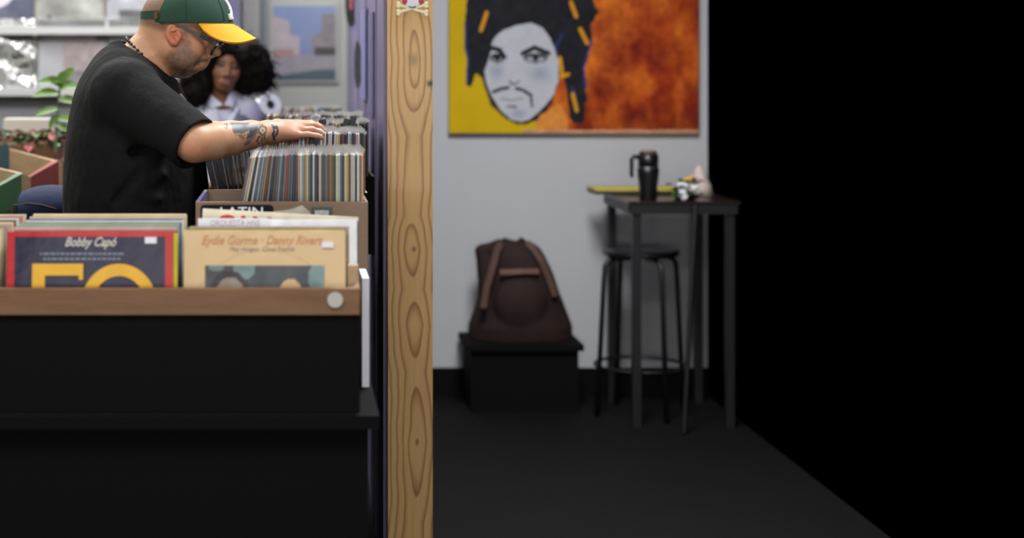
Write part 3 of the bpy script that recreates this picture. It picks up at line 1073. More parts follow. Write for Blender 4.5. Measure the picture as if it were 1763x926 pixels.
def navy_cover(u, v):
    n = vnoise(u, v, 12, 5, 4)
    c = np.array([32, 30, 58.0]) + 16 * (n[:, None] - .5)
    e = (u < .043) | (u > .957) | (v > .967)
    c[e] = np.array([186, 36, 40]) + 20 * (n[e][:, None] - .5)
    m = (np.abs(u - .115) < .05) & (v < .58)
    c[m] = np.array([84, 50, 60]) + 60 * (vnoise(u, v, 31, 30, 2)[m][:, None] - .5)
    m = (np.hypot((u - .71) / .155, (v - .50) / .165) < 1)
    c[m] = (28, 32, 46)
    m = (np.hypot((u - .70) / .085, (v - .52) / .08) < 1) & (v < .595)
    c[m] = np.array([212, 140, 92]) + 40 * (n[m][:, None] - .5)
    return np.clip(c, 4, 250)


def tan_cover(u, v):
    n = vnoise(u, v, 15, 4, 4)
    c = np.array([216, 188, 146.0]) + 16 * (n[:, None] - .5)
    ring = np.abs(np.hypot(u - .5, v - .42) - .47) < .008
    c[ring] -= 8
    ph = (u > .125) & (u < .875) & (v < .795) & (v > .1)
    n2 = vnoise(u, v, 19, 9, 4)
    c[ph] = np.array([84, 90, 94]) + 36 * (n2[ph][:, None] - .5)
    m = ph & ((np.hypot((u - .37) / .07, (v - .77) / .06) < 1) | (np.hypot((u - .83) / .06, (v - .72) / .10) < 1) | (np.hypot((u - .20) / .05, (v - .79) / .03) < 1))
    c[m] = np.array([122, 146, 146]) + 40 * (n2[m][:, None] - .5)
    m = ph & (np.hypot((u - .28) / .13, (v - .60) / .165) < 1)
    c[m] = np.array([74, 72, 74]) + 40 * (n2[m][:, None] - .5)
    m = ph & (np.hypot((u - .285) / .10, (v - .57) / .155) < 1) & (u < .36 + (v - .6))
    c[m] = np.array([150, 140, 128]) + 40 * (n2[m][:, None] - .5)
    m = ph & (np.hypot((u - .66) / .088, (v - .56) / .155) < 1)
    c[m] = np.array([206, 176, 136]) + 24 * (n2[m][:, None] - .5)
    return np.clip(c, 4, 250)


M_GOLD = mat('gold_print', S(226, 172, 28), 0.4, noise=(14, 0.14))
M_IVORY = mat('ivory_print', S(206, 198, 190), 0.5)
M_ORANGE = mat('orange_print', S(206, 142, 106), 0.6)
M_GREYP = mat('grey_print', S(140, 130, 128), 0.6)
M_REDP = mat('red_ink', S(196, 52, 36), 0.5)

# middle column: navy cover with a red border at the front
gm = 'records in the middle column of the front bin'
r0 = front_record('navy record cover with red border and golden numerals at the front of the bin', gm, -0.379, 3.085, 5.5, (176, 40, 42), 0.314, navy_cover, gloss=True, z=0.783, sleeve=False)
WL[r0.name] = np.zeros(3)
yk = -0.0035
letters('title', 'Bobby Capó', 0.024, (-0.048, yk, 0.287), (1, 0, 0), (0, 0, 1), M_IVORY, r0, shear=0.42, bold=0.0004, xs=0.80)
for k, (z, xa, xb) in enumerate(((0.2725, -0.094, 0.062), (0.2630, -0.088, 0.056))):   # two lines too small to read
    mb = MB()
    x = xa
    while x < xb:
        w = rng.uniform(.004, .012)
        mb.box((x + w / 2, yk, z), (w, .0004, .0042))
        x += w + .0022
    part('small_print', mb, mat('small_print', S(120, 126, 146), 0.5), r0)
mb = MB()
mb.span(np.array([-.108, yk - .0015, .232]), np.array([-.012, yk, .254]))      # the golden five
mb.span(np.array([-.108, yk - .0015, .140]), np.array([-.084, yk, .232]))
mb.span(np.array([-.020, yk - .0015, .224]), np.array([-.012, yk, .232]))
mb.span(np.array([-.084, yk - .0015, .140]), np.array([-.030, yk, .162]))
part('numeral_five', mb, M_GOLD, r0)
mb = MB()
k_ = 48
for q, (rx, rz) in enumerate(((.071, .076), (.049, .053))):
    for i in range(k_):
        w = 2 * math.pi * i / k_
        mb.v.append((0.056 + rx * math.cos(w), yk - .001, .178 + rz * math.sin(w)))
mb.f = [(i, (i + 1) % k_, k_ + (i + 1) % k_, k_ + i) for i in range(k_)]
part('numeral_zero', mb, M_GOLD, r0)
part('price_sticker', MB().span(np.array([.104, yk - .0012, .292]), np.array([.126, yk, .304])), M_WHITE, r0)

stack = [('dark rose', (150, 92, 96)), ('pale rose', (196, 164, 158)), ('beige', (184, 170, 150)), ('grey', (150, 148, 140)), ('sea green', (146, 168, 150)), ('slate blue', (92, 104, 124)), ('white', (200, 200, 196)),
         ('dark slate', (64, 72, 86)), ('pale grey', (178, 176, 166)), ('pink beige', (196, 172, 152)), ('straw', (196, 184, 146)), ('cream', (214, 202, 166))]
for i, (cn, c) in enumerate(stack):
    f = (i + 1) / len(stack)
    front_record(f'{cn} record top edge, {ORD(i + 1)} behind the navy cover with golden numerals', gm, -0.377 + 0.010 * f + rng.uniform(-.003, .003) + (0.006 if i == 0 else 0),
                 3.092 + 0.27 * f, 5.5 - 4.0 * f, c, 0.312 + 0.002 * rng.random(), z=0.783 + 0.012 * f, sleeve=False)
front_record('yellow record edge peeking out right beside the navy cover', gm, -0.370, 3.0905, 5.5, (206, 188, 40), 0.312, z=0.781, sleeve=False)

# left column, only right edges in view
gl = 'records in the left column of the front bin'
for i in range(10):
    f = i / 9
    cn, c = [('beige', (196, 180, 150)), ('white', (204, 202, 196)), ('straw', (188, 172, 120)), ('grey', (142, 140, 134)), ('pink', (190, 150, 144)), ('cream', (208, 196, 164)), ('brown', (120, 90, 70)),
             ('white', (210, 208, 204)), ('rose', (170, 120, 116)), ('cream', (206, 190, 160))][i]
    front_record(f'{cn} record edge at the left end of the front bin, {ORD(i + 1)} from the front', gl, -0.712 + 0.012 * f + rng.uniform(-.003, .003), 3.09 + .27 * f, 7 - 5 * f, c, 0.312, z=0.782 + .012 * f, sleeve=False)

# right column: tan cover with orange script at the front
gr = 'records in the right column of the front bin'
r1 = front_record('tan record cover with orange script and a dark photograph at the front', gr, -0.0485, 3.095, 5.5, (204, 178, 140), 0.306, tan_cover, z=0.789, sleeve=False)
WL[r1.name] = np.zeros(3)
letters('title', 'Eydie Gorme · Danny Rivera', 0.0235, (-0.006, yk, 0.284), (1, 0, 0), (0, 0, 1), M_ORANGE, r1, shear=0.35, align='CENTER', bold=0.0002, xs=0.84)
letters('subtitle', 'Muy Amigos  Close Friends', 0.012, (-0.006, yk, 0.271), (1, 0, 0), (0, 0, 1), M_GREYP, r1, shear=0.35, align='CENTER', xs=0.92)
part('price_sticker', MB().span(np.array([.108, yk - .0012, .277]), np.array([.130, yk, .288])), M_WHITE, r1)
stack = [('yellowed', (206, 190, 130)), ('grey', (142, 140, 132)), ('dark brown', (96, 82, 72)), ('beige', (186, 168, 138)), ('tan', (176, 152, 120)), ('grey beige', (164, 152, 134))]
for i, (cn, c) in enumerate(stack):
    f = (i + 1) / len(stack)
    front_record(f'{cn} record top edge, {ORD(i + 1)} behind the tan cover with orange script', gr, -0.050 + .002 * i, 3.100 + .075 * f, 5.0 - 1.0 * f, c, 0.308, z=0.789 + 0.002 * f, sleeve=False)
white_r = front_record('white record sleeve with blank top behind the tan cover', gr, -0.024, 3.255, 3.5, (232, 234, 242), 0.312, z=0.793, sleeve=False)
front_record('dark slate record behind the blank white sleeve', gr, -0.020, 3.262, 3.5, (110, 122, 132), 0.311, z=0.790, sleeve=False)
# white divider with handwriting
dvd = part('divider_card', MB().box(P(404, 383, 3.235) - [0, 0, 0.15], (.144, .002, .316)), M_WHITE, base=P(404, 383, 3.235) - [0, 0, .3])
tag(dvd, 'white divider card with grey handwriting behind the tan cover', 'divider card', 'divider cards in the front bin')
c = P(404, 383, 3.2335)
letters('handwriting', 'ORQUESTA HNS', 0.0165, (c[0] - .049, c[1], c[2] - 0.0065), (1, 0, 0), (0, 0, 1), mat('pencil', S(160, 158, 176), 0.6), dvd, shear=0.15, xs=0.8)
# cream sleeve with big red letters, tilted
cr = front_record('tilted cream record sleeve with red lettering cut off by the white divider', gr, -0.037, 3.290, 2.0, (216, 208, 182), 0.312, z=0.8035, roll=3.2, sleeve=False)
WL[cr.name] = np.zeros(3)
letters('red_letters', 'CAN', 0.052, (-0.128, yk, 0.2655), (1, 0, 0), (0, 0, 1), M_REDP, cr, bold=0.002)
letters('red_letters', 'TOS', 0.034, (0.006, yk, 0.2780), (1, 0, 0), (0, 0, 1), M_REDP, cr)
# black divider reading LATIN
c = P(408, 352.5, 3.34)
w_, h_ = 126 * 3.34 / F, 0.30
mb = MB()
ring = []
for (sx, sz, a0) in ((1, 1, 0), (-1, 1, 90), (-1, -1, 180), (1, -1, 270)):
    for i in range(5):
        a = math.radians(a0 + 22.5 * i)
        ring.append((c[0] + sx * (w_ / 2 - .008) + .008 * math.cos(a), c[2] - h_ / 2 + sz * (h_ / 2 - .008) + .008 * math.sin(a)))
n_ = len(ring)
mb.v = [(x, c[1], z) for x, z in ring] + [(x, c[1] + .002, z) for x, z in ring]
mb.f = [tuple(range(n_))[::-1], tuple(range(n_, 2 * n_))] + [(i, (i + 1) % n_, n_ + (i + 1) % n_, n_ + i) for i in range(n_)]
dl = part('divider_card', mb, mat('divider_black', S(18, 18, 28), 0.8, spec=0.15), base=(c[0], c[1], c[2] - h_))
tag(dl, 'black divider card with white letters LATIN, rounded corners, before the cardboard box', 'divider card', 'divider cards in the front bin')
letters('white_letters', 'LATIN', 0.026, (c[0] - .036, c[1] - .0008, c[2] - .0225), (1, 0, 0), (0, 0, 1), M_WHITE, dl, xs=1.25)
# dark green rimmed card and a loose plastic tip
c = P(554, 356, 3.36)
o = part('divider_card', MB().box(c - [0, 0, .15], (.044, .002, .30)), mat('divider_green', S(44, 52, 46), 0.5), base=c - [0, 0, .3])
tag(o, 'small dark green rimmed card behind the tilted cream sleeve', 'divider card', 'divider cards in the front bin')
part('picture_inset', MB().box(c - [0, .0015, .018], (.028, .001, .022)), mat('inset', S(150, 160, 168), 0.5, noise=(90, 0.4)), o)
p = [P(455, 366, 3.33), P(500, 361, 3.33), P(520, 353.5, 3.33), P(534, 366, 3.33), P(534, 420, 3.33), P(455, 420, 3.33)]
mb = MB()
mb.v = [tuple(q) for q in p] + [tuple(q + np.array([0, .002, 0])) for q in p]
mb.f = [(5, 4, 3, 2, 1, 0), (6, 7, 8, 9, 10, 11)] + [(i, (i + 1) % 6, 6 + (i + 1) % 6, 6 + i) for i in range(6)]
o = part('plastic_pouch', mb, clear_plastic('grey_film', 0.55, 0.3, 0.8, (0.45, 0.43, 0.4, 1)), base=P(495, 420, 3.33))
tag(o, 'greyish clear plastic corner sticking up between the divider cards', 'pouch')

# ------------------------------------------------------------------ crates, plants and bag at the left
def crate(name, lab, A, B, Cc, drop, m_face, base_z):
    """open crate from three rim corners: A-B the painted face, B-C the far side"""
    A, B, Cc = (np.asarray(q, float) for q in (A, B, Cc))
    D = A + (Cc - B)
    t = thing(name, lab, 'crate', ((A + Cc) / 2 * [1, 1, 0]) + [0, 0, base_z], 'painted record crates on the left table')
    ctr = (A + B + Cc + D) / 4
    def wall(nm, p, q, m):
        inn = []
        for r in (p, q):
            v = (ctr - r) * [1, 1, 0]
            inn.append(r + v / np.linalg.norm(v) * .022)
        dn = lambda r: np.array([r[0], r[1], base_z])
        return part(nm, MB().hexa([dn(p), dn(q), dn(inn[1]), dn(inn[0]), p, q, inn[1], inn[0]]), m, t)
    wall('painted_end', A, B, m_face)
    wall('side_panel', B, Cc, M_PLYL)
    wall('end_panel', Cc, D, M_PLYL)
    wall('side_panel', D, A, M_PLYL)
    return t


M_REDB = mat('red_paint', S(144, 50, 32), 0.55, noise=(8, 0.08))
M_GREENB = mat('green_paint', S(62, 104, 62), 0.55, noise=(8, 0.08))
crate('record_crate', 'red fronted wooden record crate beside the man in black', P(30, 316, 5.25), P(101, 277, 5.62), P(-30, 244, 6.1), .2, M_REDB, 0.966)
crate('record_crate', 'green fronted wooden record crate at the left edge', P(-60, 352, 4.86), P(40, 298, 5.16), P(-58, 276, 5.55), .2, M_GREENB, 0.966)
o = part('corner_strip', MB().hexa([P(37, 358, 5.15), P(53, 354, 5.19), P(53, 354, 5.21), P(37, 358, 5.17), P(37, 300, 5.15), P(53, 305, 5.19), P(53, 305, 5.21), P(37, 300, 5.17)]), M_PLYL,
         bpy.data.objects['record_crate.001'])
o = part('corner_strip', MB().hexa([P(100, 330, 5.62), P(107, 330, 5.63), P(107, 330, 5.65), P(100, 330, 5.64), P(100, 277, 5.62), P(107, 279, 5.63), P(107, 279, 5.65), P(100, 277, 5.64)]), M_PLYL,
         bpy.data.objects['record_crate'])
record('small teal record standing in the red fronted crate', 'records in the left crates', P(-26, 0, 5.72) * [1, 1, 0] + [0, 0, .967], (0, 0, 0.5), (70, 110, 116), 'y', size=0.175)

# navy bag
t = thing('bag', 'navy blue rounded bag with thin tan trim behind the man', 'bag', P(78, 378, 4.62))
s = SDF(P(18, 400, 4.45) - [0.0, 0.05, 0.02], P(150, 305, 4.8) + [0.02, 0.1, 0], 0.006)
s.add(ell(P(88, 352, 4.62), (.105, .10, .055)), .02)
s.add(ell(P(60, 362, 4.62), (.055, .09, .045)), .02)
sdf_part('body', s, mat('navy_fabric', S(20, 30, 66), 0.85, bump=(40, 0.3)), t)
part('trim', MB().tube([P(33, 352, 4.55), P(50, 350, 4.528), P(70, 352, 4.516), P(92, 358, 4.52), P(108, 364, 4.54)], 0.0022, 6), M_STRAP, t)
part('flap', MB().tube([P(28, 352, 4.56), P(27, 365, 4.56), P(34, 376, 4.56)], [0.008, .012, .008], 8), mat('bag_black', S(20, 20, 24), 0.8), t)

# white planter box, poinsettia like foliage, leafy plant
o = part('planter_box', MB().span(P(5, 232, 6.5), P(95, 203, 6.62)), mat('white_planter', S(196, 192, 184), 0.7), base=P(50, 232, 6.56), bevel=0.004)
tag(o, 'long white planter box behind the red and green foliage', 'planter')


def leaf(mb, base, direc, up, L, w, droop=0.3, n=4):
    d = np.asarray(direc, float)
    d /= np.linalg.norm(d)
    sd = np.cross(d, up)
    sd /= np.linalg.norm(sd) + 1e-9
    nn = np.cross(sd, d)
    o = len(mb.v)
    for i in range(n + 1):
        q = i / n
        ww = w * math.sin(math.pi * min(1, q * 0.92 + 0.06)) ** 0.8
        c = np.asarray(base, float) + d * L * q - np.array([0, 0, 1]) * droop * L * q * q
        mb.v += [tuple(c - sd * ww + nn * ww * .35), tuple(c), tuple(c + sd * ww + nn * ww * .35)]
    for i in range(n):
        for j in (0, 1):
            a = o + 3 * i + j
            mb.f.append((a, a + 1, a + 4, a + 3))
    return mb


t = thing('potted_plants', 'low red and green leafy plants in brown pot before the white planter', 'plant', P(60, 275, 6.25))
mb = MB().span(P(-30, 276, 6.15), P(112, 244, 6.38))
part('pot', mb, mat('brown_pot', S(112, 78, 50), 0.6), t, bevel=0.004)
for k in range(130):
    px, py, d = rng.uniform(-12, 116), rng.uniform(226, 252), rng.uniform(6.14, 6.34)
    m = [M_LEAFD, M_LEAFR, M_LEAF, mat('plum_leaf', S(74, 42, 52), 0.5), mat('pink_leaf', S(206, 120, 116), 0.5), mat('mint_leaf', S(84, 150, 98), 0.5)][int(rng.choice(6, p=[.28, .20, .14, .26, .05, .07]))]
    dr = np.array([rng.normal(), rng.normal() - 0.6, rng.uniform(-.1, .7)])
    part('leaf', leaf(MB(), P(px, py, d), dr, np.array([0, 0.3, 1.0]), rng.uniform(.03, .055), rng.uniform(.010, .018)), m, t)

t = thing('leafy_plant', 'tall leafy green plant standing behind the man', 'plant', P(95, 262, 5.95))
stem = [P(96, 262, 5.95), P(97, 220, 5.95), P(100, 185, 5.96), P(103, 150, 5.95), P(112, 135, 5.94)]
part('stem', MB().tube(stem, [.006, .005, .0045, .004, .003], 7), mat('stem_green', S(96, 118, 78), 0.5), t)
for (px, py, dx, dz, L, w) in ((101, 160, -1, .12, .095, .020), (100, 188, -1, -.05, .085, .019), (101, 152, 1, .35, .085, .022), (104, 150, .25, 1, .085, .020), (98, 205, .8, .12, .085, .018),
                               (97, 215, .9, -.2, .06, .016), (103, 148, -.5, .6, .07, .018), (101, 172, .9, .1, .07, .02), (112, 136, .5, .8, .07, .018), (110, 142, -.9, .25, .10, .018), (98, 198, -.35, -.5, .05, .014)):
    d = 5.93
    part('leaf', leaf(MB(), P(px, py, d), (dx, rng.uniform(-.4, .1), dz), np.array([0, -.75, 0.7]), L, w, 0.25, 6), M_LEAF, t, smooth=True)

# white paper roll beside the woman
c = P(455, 187, 6.9)
t = thing('paper_roll', 'white wrapped roll with dark core beside the woman in white', 'roll', c - [0, 0, .05])
R = Euler((math.radians(72), 0, math.radians(28))).to_matrix()
def rot_lathe(prof, n=28):
    mb = MB().lathe((0, 0, 0), prof, n)
    mb.v = [tuple(np.array(R @ Vector(v)) + c) for v in mb.v]
    return mb
part('paper', rot_lathe([(.020, .06), (.050, .06), (.052, .055), (.052, -.06), (.020, -.06)]), M_WHITE, t, smooth=False)
part('core', rot_lathe([(.019, .0605), (.019, -.061)]), M_BLACKP, t)
stand('display_table', 'narrow black stand under the white wrapped roll', -0.36, -0.19, 6.80, 7.0, 1.178)
o = part('plant_stand', MB().span(np.array([-1.30, 6.12, 0]), np.array([-0.83, 6.64, P(0, 276, 6.15)[2]])).span(np.array([-1.30, 6.45, 1.0]), np.array([-0.83, 6.64, P(0, 232, 6.5)[2]])), M_PLY, base=(-1.06, 6.4, 0))
tag(o, 'brown wooden plant stand under the white planter and leafy plants', 'stand')

# ------------------------------------------------------------------ table corner at the right
M_TABLE = mat('dark_tabletop', S(40, 30, 28), 0.25, noise=(10, 0.2))
tx0, tx1, ty0, ty1, tz = 1.322, 1.76, 6.43, 6.99, 0.890
t = thing('bar_table', 'black square legged table below the orange painting', 'table', ((tx0 + tx1) / 2, (ty0 + ty1) / 2, 0))
part('tabletop', MB().span(np.array([tx0, ty0, tz - .012]), np.array([tx1, ty1, tz])), M_TABLE, t, bevel=0.002)
for nm, a, b in (('apron', (tx0 + .01, ty0 + .004, tz - .050), (tx1 - .01, ty0 + .024, tz - .013)), ('apron', (tx0 + .01, ty1 - .024, tz - .050), (tx1 - .01, ty1 - .004, tz - .013)),
                 ('apron', (tx0 + .004, ty0 + .025, tz - .050), (tx0 + .024, ty1 - .025, tz - .013)), ('apron', (tx1 - .024, ty0 + .025, tz - .050), (tx1 - .004, ty1 - .025, tz - .013))):
    part(nm, MB().span(np.array(a), np.array(b)), M_BLACKM, t)
lg = .0165
for x in (tx0 + .036, tx1 - .036):
    for y in (ty0 + .032, ty1 - .032):
        part('leg', MB().span(np.array([x - lg, y - lg, 0]), np.array([x + lg, y + lg, tz - .0125])), M_BLACKM, t)


def stool(lab, c, zs, rad, group):
    t = thing('bar_stool', lab, 'stool', (c[0], c[1], 0), group)
    mb = MB().lathe((c[0], c[1], zs - .024), [(rad - .012, 0), (rad - .002, .004), (rad, .014), (rad - .006, .022), (rad * .6, .024), (.001, .022)], 36)
    part('seat', mb, M_BLACKP, t, smooth=True)
    for k in range(4):
        a = math.radians(18 + 90 * k)
        d = np.array([math.cos(a), math.sin(a), 0])
        p = np.array([c[0], c[1], 0])
        pts = [p + d * .05 + [0, 0, zs - .034], p + d * (rad - .035) + [0, 0, zs - .034], p + d * (rad - .008) + [0, 0, zs - .040], p + d * (rad + .008) + [0, 0, zs - .062], p + d * (rad + .012) + [0, 0, zs - .10],
               p + d * (rad + .045) + [0, 0, .004]]
        part('leg', MB().tube(pts, .0105, 8), M_BLACKM, t, smooth=True)
    ring = [np.array([c[0] + (rad + .030) * math.cos(w), c[1] + (rad + .030) * math.sin(w), .20]) for w in np.linspace(0, 2 * math.pi, 33)]
    part('foot_ring', MB().tube(ring, .007, 6), M_BLACKM, t, smooth=True)
    return t


stool('round black stool with bent tube legs under the table', (P(1103, 0, 6.72)[0], 6.72), P(0, 429, 6.72)[2], .155, None)

# leaning pole at the right edge
o = part('pole', MB().tube([P(1198, 352, 6.38) , P(1187, 560, 6.36), [P(1178, 0, 6.34)[0], 6.34, 0.006]], .0105, 8), M_BLACKM, base=(P(1178, 0, 6.34)[0], 6.34, 0))
tag(o, 'thin black pole leaning against the right end of the table', 'pole')

# folder and yellow pad lying across the back of the table
c = P(1090, 326, 6.86)
o = part('folder', MB().box((1.435, 6.86, tz + .008), (.365, .16, .014), Euler((0, 0, .03))), mat('dark_folder', S(42, 40, 40), 0.5), base=(1.435, 6.86, tz))
tag(o, 'dark folder under the yellow pad, overhanging the table', 'folder')
o = part('notepad', MB().box((1.43, 6.86, tz + .020), (.355, .155, .009), Euler((0, 0, .02))), mat('yellow_pad', S(206, 184, 72), 0.6), base=(1.43, 6.86, tz + .016))
tag(o, 'yellow paper pad lying on dark folder behind the black mug', 'notepad')

# black travel mug
c = P(1116, 345, 6.53)
c[2] = tz
t = thing('travel_mug', 'black travel mug with side handle on the table', 'mug', c)
part('body', MB().lathe(c, [(.033, 0.001), (.035, .004), (.036, .05), (.041, .085), (.043, .11), (.043, .122), (.038, .125), (.036, .13), (.040, .132), (.0405, .176), (.036, .178), (.034, .17), (.001, .168)], 32), M_BLACKP, t, smooth=True)
part('band', MB().lathe(c, [(.0395, .1235), (.0415, .1245), (.0415, .1295), (.0395, .1305)], 32), mat('steel_band', S(120, 120, 124), 0.35, metal=0.9), t, smooth=True)
part('lid', MB().lathe(c, [(.035, .179), (.035, .188), (.030, .193), (.001, .192)], 28), mat('brown_lid', S(88, 70, 60), 0.4), t, smooth=True)
part('handle', MB().tube([c + [-.036, 0, .168], c + [-.058, 0, .170], c + [-.066, 0, .160], c + [-.066, 0, .10], c + [-.064, 0, .088]], [.008, .009, .009, .008, .007], 8), M_BLACKP, t, smooth=True)

# flower arrangement
c = np.array([P(1180, 0, 6.52)[0], 6.52, tz])
t = thing('flower_arrangement', 'low arrangement of white flowers and green leaves on the table', 'flowers', c)
part('dish', MB().lathe(c, [(.03, 0.001), (.045, .004), (.050, .020), (.046, .022), (.001, .018)], 24), M_BLACKP, t, smooth=True)
M_FLW = mat('white_petal', S(226, 226, 230), 0.6)
def at_px(px, py, d):
    return P(px, py, d)
for px, py, d, r in ((1175, 322, 6.47, .024), (1196, 324, 6.47, .018), (1174, 334, 6.46, .020), (1178, 340, 6.455, .016)):
    mb = MB().ball(at_px(px, py, d), (r * .9, r * .9, r * .8), 12, 8)
    for k in range(8):
        a = k * 2.4
        mb.ball(at_px(px, py, d) + r * .55 * np.array([math.cos(a), math.sin(a), .5]), r * .45, 7, 5)
    part('flower', mb, M_FLW, t, smooth=True)
for k in range(46):
    px, py, d = rng.uniform(1156, 1206), rng.uniform(312, 343), rng.uniform(6.44, 6.56)
    part('leaf', leaf(MB(), at_px(px, py, d), (rng.normal(), rng.normal() - .3, rng.uniform(-.1, 1)), np.array([0, .3, 1.0]), rng.uniform(.026, .045), rng.uniform(.009, .014)), M_LEAFD if k % 2 else M_LEAF, t)
for px, py in ((1182, 309), (1190, 306), (1176, 312)):
    part('yellow_bloom', MB().ball(at_px(px, py, 6.56), (.014, .012, .009), 8, 6), mat('yellow_petal', S(216, 172, 40), 0.6), t)
for px, py in ((1194, 311), (1201, 312)):
    part('pink_bloom', MB().ball(at_px(px, py, 6.55), (.014, .012, .009), 8, 6), mat('pink_petal', S(214, 160, 166), 0.6), t)
# pale paper cone behind the flowers
base = np.array([P(1204, 0, 6.70)[0], 6.70, tz + .002])
mb = MB()
prof = [(0.058, 0.0), (0.046, .045), (0.026, .085), (.006, .125)]
mb.lathe(base, prof, 20)
o = part('paper_cone', mb, mat('blush_paper', S(206, 186, 180), 0.7), base=base, smooth=True)
tag(o, 'blush pink paper cone standing behind the flowers', 'decoration')

# backpack on a low bench against the wall
bz = 0.28
dB = 6.90
stand('bench', 'low black bench under the brown backpack', .72, 1.20, 6.72, 7.06, bz)
t = thing('backpack', 'dark brown leather backpack leaning against the grey wall', 'backpack', (P(895, 0, dB)[0], dB, bz))
s = SDF([.74, 6.70, bz], [1.20, 7.09, P(0, 400, dB)[2]], .006)
def bp(px, py, d=dB):
    return P(px, py, d)
rows = []
for py, a, b, w in ((596, 806, 985, .12), (560, 806, 985, .135), (506, 826, 964, .13), (470, 834, 952, .12), (440, 842, 938, .105), (424, 850, 928, .085), (416, 862, 914, .055)):
    rows.append((bp(0, py)[2], bp(a, 0)[0], bp(b, 0)[0], w))
s.add(loft(rows, dB), .02)
s.add(cone(bp(832, 434, dB - .02), bp(846, 520, dB - .02), .032, .05), .02)
s.add(cone(bp(828, 432, dB), bp(858, 420, dB), .022, .02), .02)
s.add(ell(bp(895, 520, dB - .11), (.105, .045, .10)), .02)
sdf_part('body', s, M_LEATHER, t)
def strap(name, pts, w=.013, m=M_STRAP):
    mb = MB()
    q = [P(*p) for p in pts]
    n = len(q)
    for i, p in enumerate(q):
        tdir = q[min(i + 1, n - 1)] - q[max(i - 1, 0)]
        sd = np.cross(tdir, [0, 1, 0])
        sd /= np.linalg.norm(sd)
        mb.v += [tuple(p - sd * w), tuple(p + sd * w), tuple(p + sd * w + [0, .006, 0]), tuple(p - sd * w + [0, .006, 0])]
    for i in range(n - 1):
        for j in range(4):
            k = (j + 1) % 4
            mb.f.append((4 * i + j, 4 * i + k, 4 * i + 4 + k, 4 * i + 4 + j))
    mb.f += [(0, 1, 2, 3), (4 * n - 1, 4 * n - 2, 4 * n - 3, 4 * n - 4)]
    return part(name, mb, m, t)
strap('shoulder_strap', [(862, 417, 6.82), (856, 432, 6.775), (847, 465, 6.765), (838, 495, 6.76), (832, 530, 6.755)])
strap('shoulder_strap', [(908, 417, 6.83), (920, 430, 6.80), (932, 448, 6.79), (944, 476, 6.79), (956, 510, 6.79)])
strap('cross_band', [(861, 468, 6.765), (880, 468, 6.755), (900, 467, 6.755), (928, 467, 6.765)], .010, mat('worn_band', S(120, 92, 82), 0.35))
part('top_loop', MB().tube([bp(862, 418), bp(868, 412), bp(880, 416), bp(890, 418), bp(897, 411), bp(906, 418)], .008, 8), M_LEATHER, t, smooth=True)

# ------------------------------------------------------------------ the man
DM = 4.2
H = lambda px, py, dy=0.0: P(px, py, DM) + np.array([0, dy, 0])
KM = DM / F
n_f = np.array([.877, 0, -.48])      # where the face points
u_f = np.array([.48, 0, .877])       # towards the crown along the face
RF = np.stack([n_f, [0, 1, 0], u_f], 1)

man = thing('person', 'man in black t-shirt and green cap flipping through records', 'person', (P(235, 0, DM)[0], DM, 0))
s = SDF([-0.66, 3.80, 0.99], [0.135, 4.50, 1.625], 0.003)
# torso core and upper arms under the shirt
core = [(H(0, py)[2], H(a, 0)[0], H(b, 0)[0], w) for py, a, b, w in ((395, 122, 345, .17), (290, 124, 342, .17), (200, 134, 322, .185), (150, 145, 300, .18), (120, 162, 288, .14), (100, 180, 275, .09))]
s.add(loft(core, DM), .02)
for sg in (-1, 1):
    s.add(cone(H(215, 122, sg * .05), H(222, 152, sg * .165), .055, .06), .03)
# neck and head
s.add(cone(H(272, 72), H(236, 116), .055, .064), .02)
s.add(ell(H(303, 36), (.0905, .077, .092)), .02)
s.add(ell(H(322, 46), (.060, .070, .065)), .02)
s.add(ell(H(316, 72), (.056, .063, .078), RF), .02)
for sg in (-1, 1):
    s.add(cone(H(293, 84, sg * .047), H(321, 114, sg * .018), .027, .017), .03)
    s.add(ell(H(336, 84, sg * .036), (.024, .026, .026)), .02)
    s.add(ell(H(318, 98, sg * .040), (.030, .024, .028)), .02)
s.add(cone(H(292, 92), H(310, 116), .046, .024), .025)
s.add(ell(H(319, 117), (.018, .022, .018)), .014)
s.add(ell(H(322, 123), (.013, .015, .009)), .010)
s.add(cone(H(361, 56, -.030), H(361, 56, .030), .0115, .0115), .014)
s.add(cone(H(366, 62), H(374, 88), .0075, .0095), .010)
s.add(ell(H(373.5, 91), (.0098, .0110, .0088), RF), .006)
s.add(cone(H(355, 70), H(361, 90), .012, .0145), .010)
s.add(ell(H(350, 101), (.017, .025, .013), RF), .012)
s.add(ell(H(336, 117), (.013, .022, .012)), .012)
for sg in (-1, 1):
    s.add(ell(H(366, 95, sg * .012), (.0078, .0058, .0068), RF), .005)
    s.cut(ell(H(369, 99.5, sg * .0065), (.0030, .0028, .0030)), .002)
s.add(ell(H(343, 103), (.020, .028, .017), RF), .014)
s.add(cone(H(348, 112, -.012), H(348, 112, .012), .010, .010), .012)
